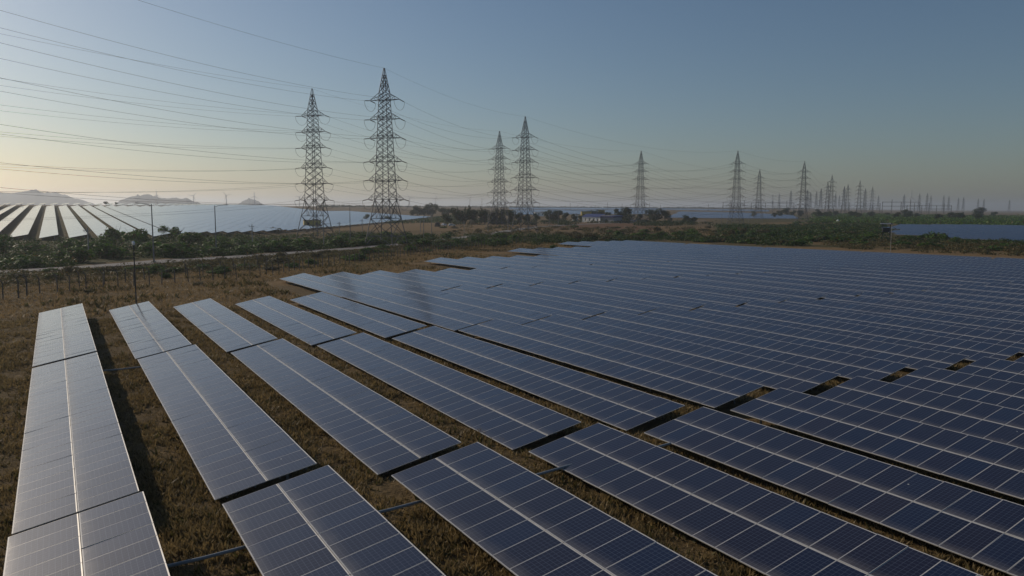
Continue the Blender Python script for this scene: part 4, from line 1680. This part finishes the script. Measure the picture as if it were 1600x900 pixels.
# ============================================================ buildings, vehicles, odds and ends
def gable_house(loc, yaw, lab):
    e = thing('farmhouse', lab, 'house', loc, yaw)
    e.scale = (1.55, 1.55, 1.25)
    L, W, H = 12.5, 7.0, 3.6
    b = MB()
    t = .25
    # front wall with three window openings and a door opening
    xs = [-L / 2, -4.9, -3.7, -1.8, -.6, 1.2, 2.4, 4.2, 5.2, L / 2]
    for i in range(len(xs) - 1):
        x0, x1 = xs[i], xs[i + 1]
        if i in (1, 3, 5):
            b.box(((x0 + x1) / 2, -W / 2, .55), (x1 - x0, t, 1.1))
            b.box(((x0 + x1) / 2, -W / 2, H - .45), (x1 - x0, t, .9))
        elif i == 7:
            b.box(((x0 + x1) / 2, -W / 2, H - .6), (x1 - x0, t, 1.2))
        else:
            b.box(((x0 + x1) / 2, -W / 2, H / 2), (x1 - x0, t, H))
    b.box((0, W / 2, H / 2), (L, t, H))
    for s in (-1, 1):
        b.box((s * (L / 2 - t / 2), 0, H / 2), (t, W - 2 * t, H))
    for x in (-L / 2 - .05, -2.75, .3, 3.3, L / 2 + .05):
        b.box((x, -W / 2 - .2, H / 2 + .02), (.28, .18, H + .04))
    put('wall', b.mesh('wall', [M_WHITE]), e)
    for x in (-4.3, -1.2, 1.8):
        b = MB()
        b.box((x, -W / 2 + .05, 1.9), (1.18, .05, 1.58), 0)
        w = put('window', b.mesh('window', [M_WINDOW]), e)
        b = MB()
        b.box((x, -W / 2 - .02, 1.9), (.06, .06, 1.58))
        b.box((x, -W / 2 - .16, 2.78), (1.5, .4, .08))
        put('frame', b.mesh('frame', [M_WHITE]), w)
    b = MB()
    b.box((4.7, -W / 2 + .05, 1.2), (.98, .06, 2.38))
    put('door', b.mesh('door', [M_DARK]), e)
    b = MB()
    for s in (-1, 1):
        b.quad((-L / 2 - .6, s * (W / 2 + .6), H + .05), (L / 2 + .6, s * (W / 2 + .6), H + .05), (L / 2 + .6, 0, H + 2.0), (-L / 2 - .6, 0, H + 2.0))
        b.quad((-L / 2 - .6, s * (W / 2 + .6), H - .07), (-L / 2 - .6, 0, H + 1.88), (L / 2 + .6, 0, H + 1.88), (L / 2 + .6, s * (W / 2 + .6), H - .07))
        b.quad((-L / 2 - .6, s * (W / 2 + .6), H - .07), (L / 2 + .6, s * (W / 2 + .6), H - .07), (L / 2 + .6, s * (W / 2 + .6), H + .05), (-L / 2 - .6, s * (W / 2 + .6), H + .05))
        for g in (-1, 1):
            b.quad((g * (L / 2 - .02), -W / 2, H), (g * (L / 2 - .02), W / 2, H), (g * (L / 2 - .02), 0, H + 1.85), (g * (L / 2 - .02), 0, H + 1.85))
    put('roof', b.mesh('roof', [M_BLUEROOF]), e)
    b = MB()
    b.box((L / 2 + 4.6, .6, 1.8), (8.0, 6.4, 3.6))
    a = put('annex', b.mesh('annex', [M_GREYWALL]), e)
    b = MB()
    b.box((L / 2 + 4.4, .3, 4.15), (9.2, 7.6, .9), 0, Euler((.06, 0, 0)).to_matrix())
    b.box((L / 2 + 3.2, -1.6, 4.72), (6.4, 3.4, .14), 1, Euler((.06, 0, 0)).to_matrix())
    put('annex_roof', b.mesh('annex_roof', [M_BLUEROOF, M_GREYWALL]), a)
    b = MB()
    b.box((L / 2 + 3.4, -2.65, 1.15), (1.2, .1, 2.3))
    put('annex_door', b.mesh('annex_door', [M_DARK]), a)


p = (383.6, 500.2)
gable_house((p[0], p[1], gz(*p)), -R(31.195 + 6.3 + 43), 'white farmhouse with blue roof, dark windows and a grey annex')


def block_house(name, loc, yaw, size, wm, rm, lab, wins=2, cat='building'):
    e = thing(name, lab, cat, loc, yaw)
    L, W, H = size
    b = MB()
    b.box((0, 0, H / 2), (L, W, H))
    b.box((0, 0, .2), (L + .2, W + .2, .4))
    put('wall', b.mesh('wall', [wm]), e)
    b = MB()
    b.box((0, 0, H + .12), (L + .7, W + .7, .24))
    b.box((L * .2, 0, H + .5), (L * .25, W * .4, .5))
    put('roof', b.mesh('roof', [rm]), e)
    for k in range(wins):
        x = -L / 2 + L * (k + .5) / wins
        b = MB()
        b.box((x, -W / 2 - .03, H * .55), (min(1.2, L / wins * .45), .06, H * .35))
        put('window', b.mesh('window', [M_WINDOW]), e)
    return e


def yawb(px):
    return -R(31.195 + math.degrees(math.atan((px - 800) / 1180.5)))


for nm, p, px, size, wm, rm, lab, wn in [
        ('small_house', (414.7, 555.5), 916, (9, 6, 8.6), M_YELLOW, M_CONC, 'small yellow two-storey house left behind the farmhouse', 2),
        ('small_house', (457.6, 588.0), 940, (6, 5, 9.6), M_YELLOW, M_CONC, 'yellow upper storey peeping over the farmhouse roof', 1),
        ('small_house', (406.3, 560.6), 899, (5, 5, 6.0), M_WHITE, M_CONC, 'small white house among the trees left of the farmhouse', 1),
        ('small_house', (510.8, 777.9), 844, (14, 6, 5), M_WHITE, M_CONC, 'low white building far behind the taller middle pylon, left one', 4),
        ('small_house', (516.1, 774.7), 855, (10, 6, 4.5), M_WHITE, M_CONC, 'low white building far behind the taller middle pylon, right one', 3),
        ('inverter_building', (122.6, 416.7), 487, (9, 5, 4.2), M_YELLOW, M_CONC, 'small yellow inverter building seen between the legs of the left pylon', 2)]:
    block_house(nm, (p[0], p[1], gz(*p)), yawb(px) + .08, size, wm, rm, lab, wn)
# dark steelwork beside the inverter building
p = (124.2, 410.0)
e = thing('transformer_yard', 'dark transformer skid beside the yellow inverter building', 'transformer', (p[0], p[1], gz(*p)), yawb(497))
b = MB()
b.box((0, 0, 1.3), (3.2, 2.0, 2.0))
for q in (-1.1, -.4, .3, 1.0):
    b.box((q, -1.25, 1.3), (.25, .45, 1.7))
put('tank', b.mesh('tank', [M_DARK]), e)
b = MB()
for q in (-1, 0, 1):
    b.beam((q, 0, 2.3), (q, 0, 3.3), .14, .08, 8)
put('bushings', b.mesh('bushings', [M_INSUL]), e)
b = MB()
b.box((4.2, 0, 2.6), (5.0, 2.6, .16))
for q in (2.0, 6.4):
    for s in (-1.1, 1.1):
        b.box((q, s, 1.3), (.15, .15, 2.6))
put('canopy', b.mesh('canopy', [M_DARK]), e)

# low grey walls right of the house
p = (400.3, 468.4)
e = thing('ruined_wall', 'low grey roofless walls on the dry land right of the farmhouse', 'ruin', (p[0], p[1], gz(*p)), yawb(995))
b = MB()
for q in (-4.6, -2.2, .3, 2.7, 4.8):
    b.box((q, 0, 1.3), (1.3, .3, 2.6))
b.box((0, 3, 1.2), (10.6, .3, 2.4))
b.box((-5.2, 1.5, 1.2), (.3, 2.7, 2.4))
b.box((5.2, 1.5, 1.2), (.3, 2.7, 2.4))
put('wall', b.mesh('wall', [M_GREYWALL]), e)
b = MB()
for q in (-3.4, -.95, 1.5, 3.75):
    b.box((q, 0, .35), (1.15, .26, .7))
put('parapet', b.mesh('parapet', [M_CONC]), e)


def car(loc, yaw, lab):
    e = thing('parked_car', lab, 'car', loc, yaw, 'white cars parked on the dry land')
    prof = [(-2.2, .45), (-2.25, .95), (-1.9, 1.08), (-1.55, 1.62), (-.2, 1.7), (.55, 1.62), (1.15, 1.1), (2.1, .95), (2.2, .7), (2.15, .42)]
    b = MB()
    for k in range(len(prof)):
        (x0, z0), (x1, z1) = prof[k], prof[(k + 1) % len(prof)]
        w0 = .86 if z0 < 1.2 else .68
        w1 = .86 if z1 < 1.2 else .68
        b.quad((x0, -w0, z0), (x1, -w1, z1), (x1, w1, z1), (x0, w0, z0))
    for s in (1, -1):
        n0 = len(b.v)
        for x0, z0 in prof:
            b.v.append((x0, s * (.86 if z0 < 1.2 else .68), z0))
        idx = list(range(n0, n0 + len(prof)))
        b.f.append(tuple(idx if s < 0 else idx[::-1]))
        b.m.append(0)
    put('body', b.mesh('car_body', [M_CARPAINT]), e)
    for s in (1, -1):
        b = MB()
        q = [(-1.62, 1.14), (-1.36, 1.54), (.42, 1.54), (.9, 1.14)]
        w = [(.865, .72)[z > 1.3] + .012 for _, z in q]
        pts = [Vector((x, s * ww, z)) for (x, z), ww in zip(q, w)]
        b.quad(*(pts if s < 0 else pts[::-1]))
        put('side_window', b.mesh('side_window', [M_WINDOW]), e)
    b = MB()
    b.quad((.62, -.62, 1.58), (1.13, -.74, 1.14), (1.13, .74, 1.14), (.62, .62, 1.58))
    put('windscreen', b.mesh('windscreen', [M_WINDOW]), e)
    for x in (-1.4, 1.4):
        for s in (-.78, .78):
            b = MB()
            b.beam((x, s - .1, .33), (x, s + .1, .33), .33, n=12)
            put('wheel', b.mesh('wheel', [M_TYRE]), e)


for px, py, yw, lab in [(705.5, 353.2, .15, 'white car parked broadside on the dry land, larger of two'), (693, 352.8, 1.2, 'white car parked end-on between the larger car and the dark heap')]:
    pass
p = (216.3, 431.3)
car((p[0], p[1], gz(*p)), yawb(705) + .12, 'white car parked broadside on the dry land, larger of two')
p = (213.4, 436.5)
car((p[0], p[1], gz(*p)), yawb(693) + 1.0, 'white car parked at an angle between the larger car and the dark heap')


def heap(loc, w, h, mat, name, lab, cat, seed):
    rs_ = np.random.default_rng(seed)
    b = MB()
    n, rings = 16, [(1.0, 0), (.98, .3), (.92, .6), (.78, .82), (.5, .96), (.16, 1.0)]
    i0 = len(b.v)
    for r_, z_ in rings:
        for k in range(n):
            a = 6.283 * k / n
            j = 1 + rs_.normal(0, .05)
            b.v.append((math.cos(a) * w / 2 * r_ * j, math.sin(a) * w / 2 * .8 * r_ * j, h * z_ * (1 + rs_.normal(0, .03))))
    for q in range(len(rings) - 1):
        for k in range(n):
            b.f.append((i0 + q * n + k, i0 + q * n + (k + 1) % n, i0 + (q + 1) * n + (k + 1) % n, i0 + (q + 1) * n + k))
            b.m.append(0)
    b.f.append(tuple(i0 + (len(rings) - 1) * n + k for k in range(n)))
    b.m.append(0)
    o = put(name, b.mesh(name, [mat]), None, loc)
    tag(o, lab, cat)


p = (249.2, 468.1)
heap((p[0], p[1], gz(*p) - .1), 6.4, 3.4, M_STRAW, 'haystack', 'large brown rounded haystack before the dark grove', 'haystack', 1)
p = (203.9, 426.6)
heap((p[0], p[1], gz(*p) - .1), 4.2, 2.7, M_BARK, 'brush_heap', 'dark brown heap of brushwood left of the white cars', 'heap', 2)
p = (573.7, 410.4)
e = thing('water_tank', 'tiny white round tank in the green scrub at the right', 'tank', (p[0], p[1], gz(*p)))
b = MB()
b.beam((0, 0, 0), (0, 0, 2.3), 1.0, 1.0, 12)
b.beam((0, 0, 2.3), (0, 0, 2.9), 1.0, .3, 12)
put('tank', b.mesh('tank', [M_WHITE]), e)
b = MB()
b.beam((0, 0, 2.88), (0, 0, 3.05), .32, .32, 10)
put('lid', b.mesh('lid', [M_WHITE]), e)

# watchtower
p = (274.0, 174.7)
e = thing('watchtower', 'dark stilted watchtower hut at the right edge of the solar field', 'watchtower', (p[0], p[1], gz(*p)), yawb(1384) + .1)
for sx in (-1.3, 1.3):
    for sy in (-1.3, 1.3):
        b = MB()
        b.box((sx, sy, 3.2), (.16, .16, 6.6))
        put('leg', b.mesh('leg', [M_DARK]), e)
b = MB()
for sy in (-1.3, 1.3):
    b.beam((-1.3, sy, .4), (1.3, sy, 3.2), .05)
    b.beam((1.3, sy, .4), (-1.3, sy, 3.2), .05)
put('bracing', b.mesh('bracing', [M_DARK]), e)
b = MB()
b.box((0, 0, 3.5), (3.3, 3.3, .16))
put('floor', b.mesh('floor', [M_DARK]), e)
b = MB()
b.box((-.35, -1.35, 4.3), (2.2, .08, 1.5))
b.box((0, 1.35, 4.3), (2.7, .08, 1.5))
b.box((-1.35, 0, 4.3), (.08, 2.6, 1.5))
put('wall', b.mesh('wall', [M_DARK]), e)
b = MB()
b.box((0, 0, 6.6), (4.3, 3.9, .18), 0, Euler((.07, 0, 0)).to_matrix())
put('roof', b.mesh('roof', [M_STEEL]), e)
b = MB()
for q in range(9):
    b.beam((1.7, -1.6 - .0 * q, .3 + q * .36), (2.2, -1.6, .3 + q * .36), .03)
b.beam((1.7, -1.6, 0), (1.7, -1.6, 3.6), .04)
b.beam((2.2, -1.6, 0), (2.2, -1.6, 3.6), .04)
put('ladder', b.mesh('ladder', [M_DARK]), e)


# substation gantries
def gantry(px, dist, x0, x1, h, h2, lab):
    f = 1180.5
    w = (x1 - x0) / f * dist
    pa = px
    e = thing('gantry', lab, 'gantry', (pa[0], pa[1], gz(*pa)), 0, 'steel gantries of the substation')
    e.rotation_euler = (0, 0, -R(31.195))
    n = max(3, int(w / 13))
    for k in range(n + 1):
        x = -w / 2 + w * k / n
        b = MB()
        for s in (-.9, .9):
            b.beam((x + s, 0, 0), (x + s * .35, 0, h + (4 if k % 2 else 0)), .22)
        for q in range(5):
            z0, z1 = h * q / 5, h * (q + 1) / 5
            b.beam((x - .9 + .1 * q, 0, z0), (x + .9 - .1 * q - .1, 0, z1), .12)
        put('column', b.mesh('column', [M_PYLON]), e)
    for zz in (h, h2):
        b = MB()
        b.box((0, 0, zz), (w, .5, .25))
        b.box((0, 0, zz - 1.3), (w, .5, .25))
        m = int(w / 2.2)
        for q in range(m):
            x = -w / 2 + w * q / m
            b.beam((x, 0, zz - 1.3 if q % 2 else zz), (x + w / m, 0, zz if q % 2 else zz - 1.3), .09)
        put('beam', b.mesh('beam', [M_PYLON]), e)


gantry((1242.0, 767.7), 1300, 1376, 1434, 24, 17, 'tall substation gantry, left one with the high beam')
gantry((1332.6, 771.3), 1350, 1418, 1487, 19, 13, 'long low substation gantry at the right')
gantry((1365.1, 927.0), 1500, 1318, 1378, 18, 12, 'hazy substation gantry behind the far pylon cluster')
gantry((1192.2, 1031.6), 1500, 1130, 1240, 20, 14, 'thin gantry beam behind the pylon pair before the grey array')


# wind turbines, tiny on the skyline
def turbine(p, h, lab, rot):
    e = thing('wind_turbine', lab, 'wind turbine', (p[0], p[1], gz(*p) - 2), rot[0], 'wind turbines on the skyline')
    b = MB()
    b.beam((0, 0, 0), (0, 0, h), 1.6, .9, 8)
    put('tower', b.mesh('tower', [M_TURBINE]), e)
    b = MB()
    b.box((0, -.8, h + .6), (1.8, 5.0, 2.0))
    b.beam((0, -3.3, h + .6), (0, -4.2, h + .6), 1.1, .5, 8)
    put('nacelle', b.mesh('nacelle', [M_TURBINE]), e)
    for k in range(3):
        a = rot[1] + k * 2.0944
        d = Vector((math.sin(a), 0, math.cos(a)))
        b = MB()
        c = Vector((0, -3.8, h + .6))
        b.poly([c, c + d * h * .12, c + d * h * .52], [.7, 1.0, .2], 4)
        put('blade', b.mesh('blade', [M_TURBINE]), e)


for k, (p, h, side) in enumerate([((295.8, 2743.5), 36, 'over the second hill, left'), ((398.5, 2681.3), 34, 'at the right end of the second hill'), ((490.4, 2625.7), 36, 'between the second and third hills'),
                                  ((615.2, 2783.9), 36, 'over the small third hill'), ((751.4, 2701.4), 34, 'just left of the left pylon'), ((1166.5, 2683.9), 36, 'right of the tallest pylon'),
                                  ((1252.2, 2632.0), 34, 'above the tall tree clump'), ((1362.9, 2565.0), 34, 'above the pointed tree'), ((1451.0, 2628.5), 32, 'left of the shorter middle pylon'),
                                  ((2510.3, 1519.5), 52, 'above the substation gantries')]):
    turbine(p, h, 'tiny pale wind turbine on the skyline, ' + side, (-R(31) + (k * .37) % .5, k * .7))
for k, (p, h) in enumerate([((991.2, 1387.2), 26), ((1005.9, 1378.3), 20), ((1100.1, 1438.1), 18), ((1062.2, 1344.2), 30), ((1154.6, 1405.2), 26), ((1143.1, 1295.2), 30), ((1163.9, 1282.6), 24), ((1255.7, 1227.0), 28)]):
    e = thing('utility_pole', 'far thin utility pole sticking up from the skyline right of centre', 'utility pole', (p[0], p[1], gz(*p) - 1), .6, 'far poles on the skyline')
    b = MB()
    b.beam((0, 0, 0), (0, 0, h * .62), .4, .3, 5)
    b.box((0, 0, h * .58), (3.6, .3, .3))
    put('pole', b.mesh('far_pole', [M_DARK]), e)

# ============================================================ the air
if HAZE:
    b = MB()
    b.box((0, 0, 52.0), (26000, 26000, 108.0))
    m = bpy.data.materials.new('air_haze')
    m.use_nodes = True
    nt = m.node_tree
    nt.nodes.clear()
    out = nt.nodes.new('ShaderNodeOutputMaterial')
    vol = nt.nodes.new('ShaderNodeVolumePrincipled')
    vol.inputs['Color'].default_value = (0.84, 0.91, 1.0, 1)
    vol.inputs['Density'].default_value = HAZE_DENSITY
    vol.inputs['Anisotropy'].default_value = 0.55
    nt.links.new(vol.outputs[0], out.inputs['Volume'])
    hz = put('haze', b.mesh('haze', [m]))
    hz['kind'] = 'stuff'
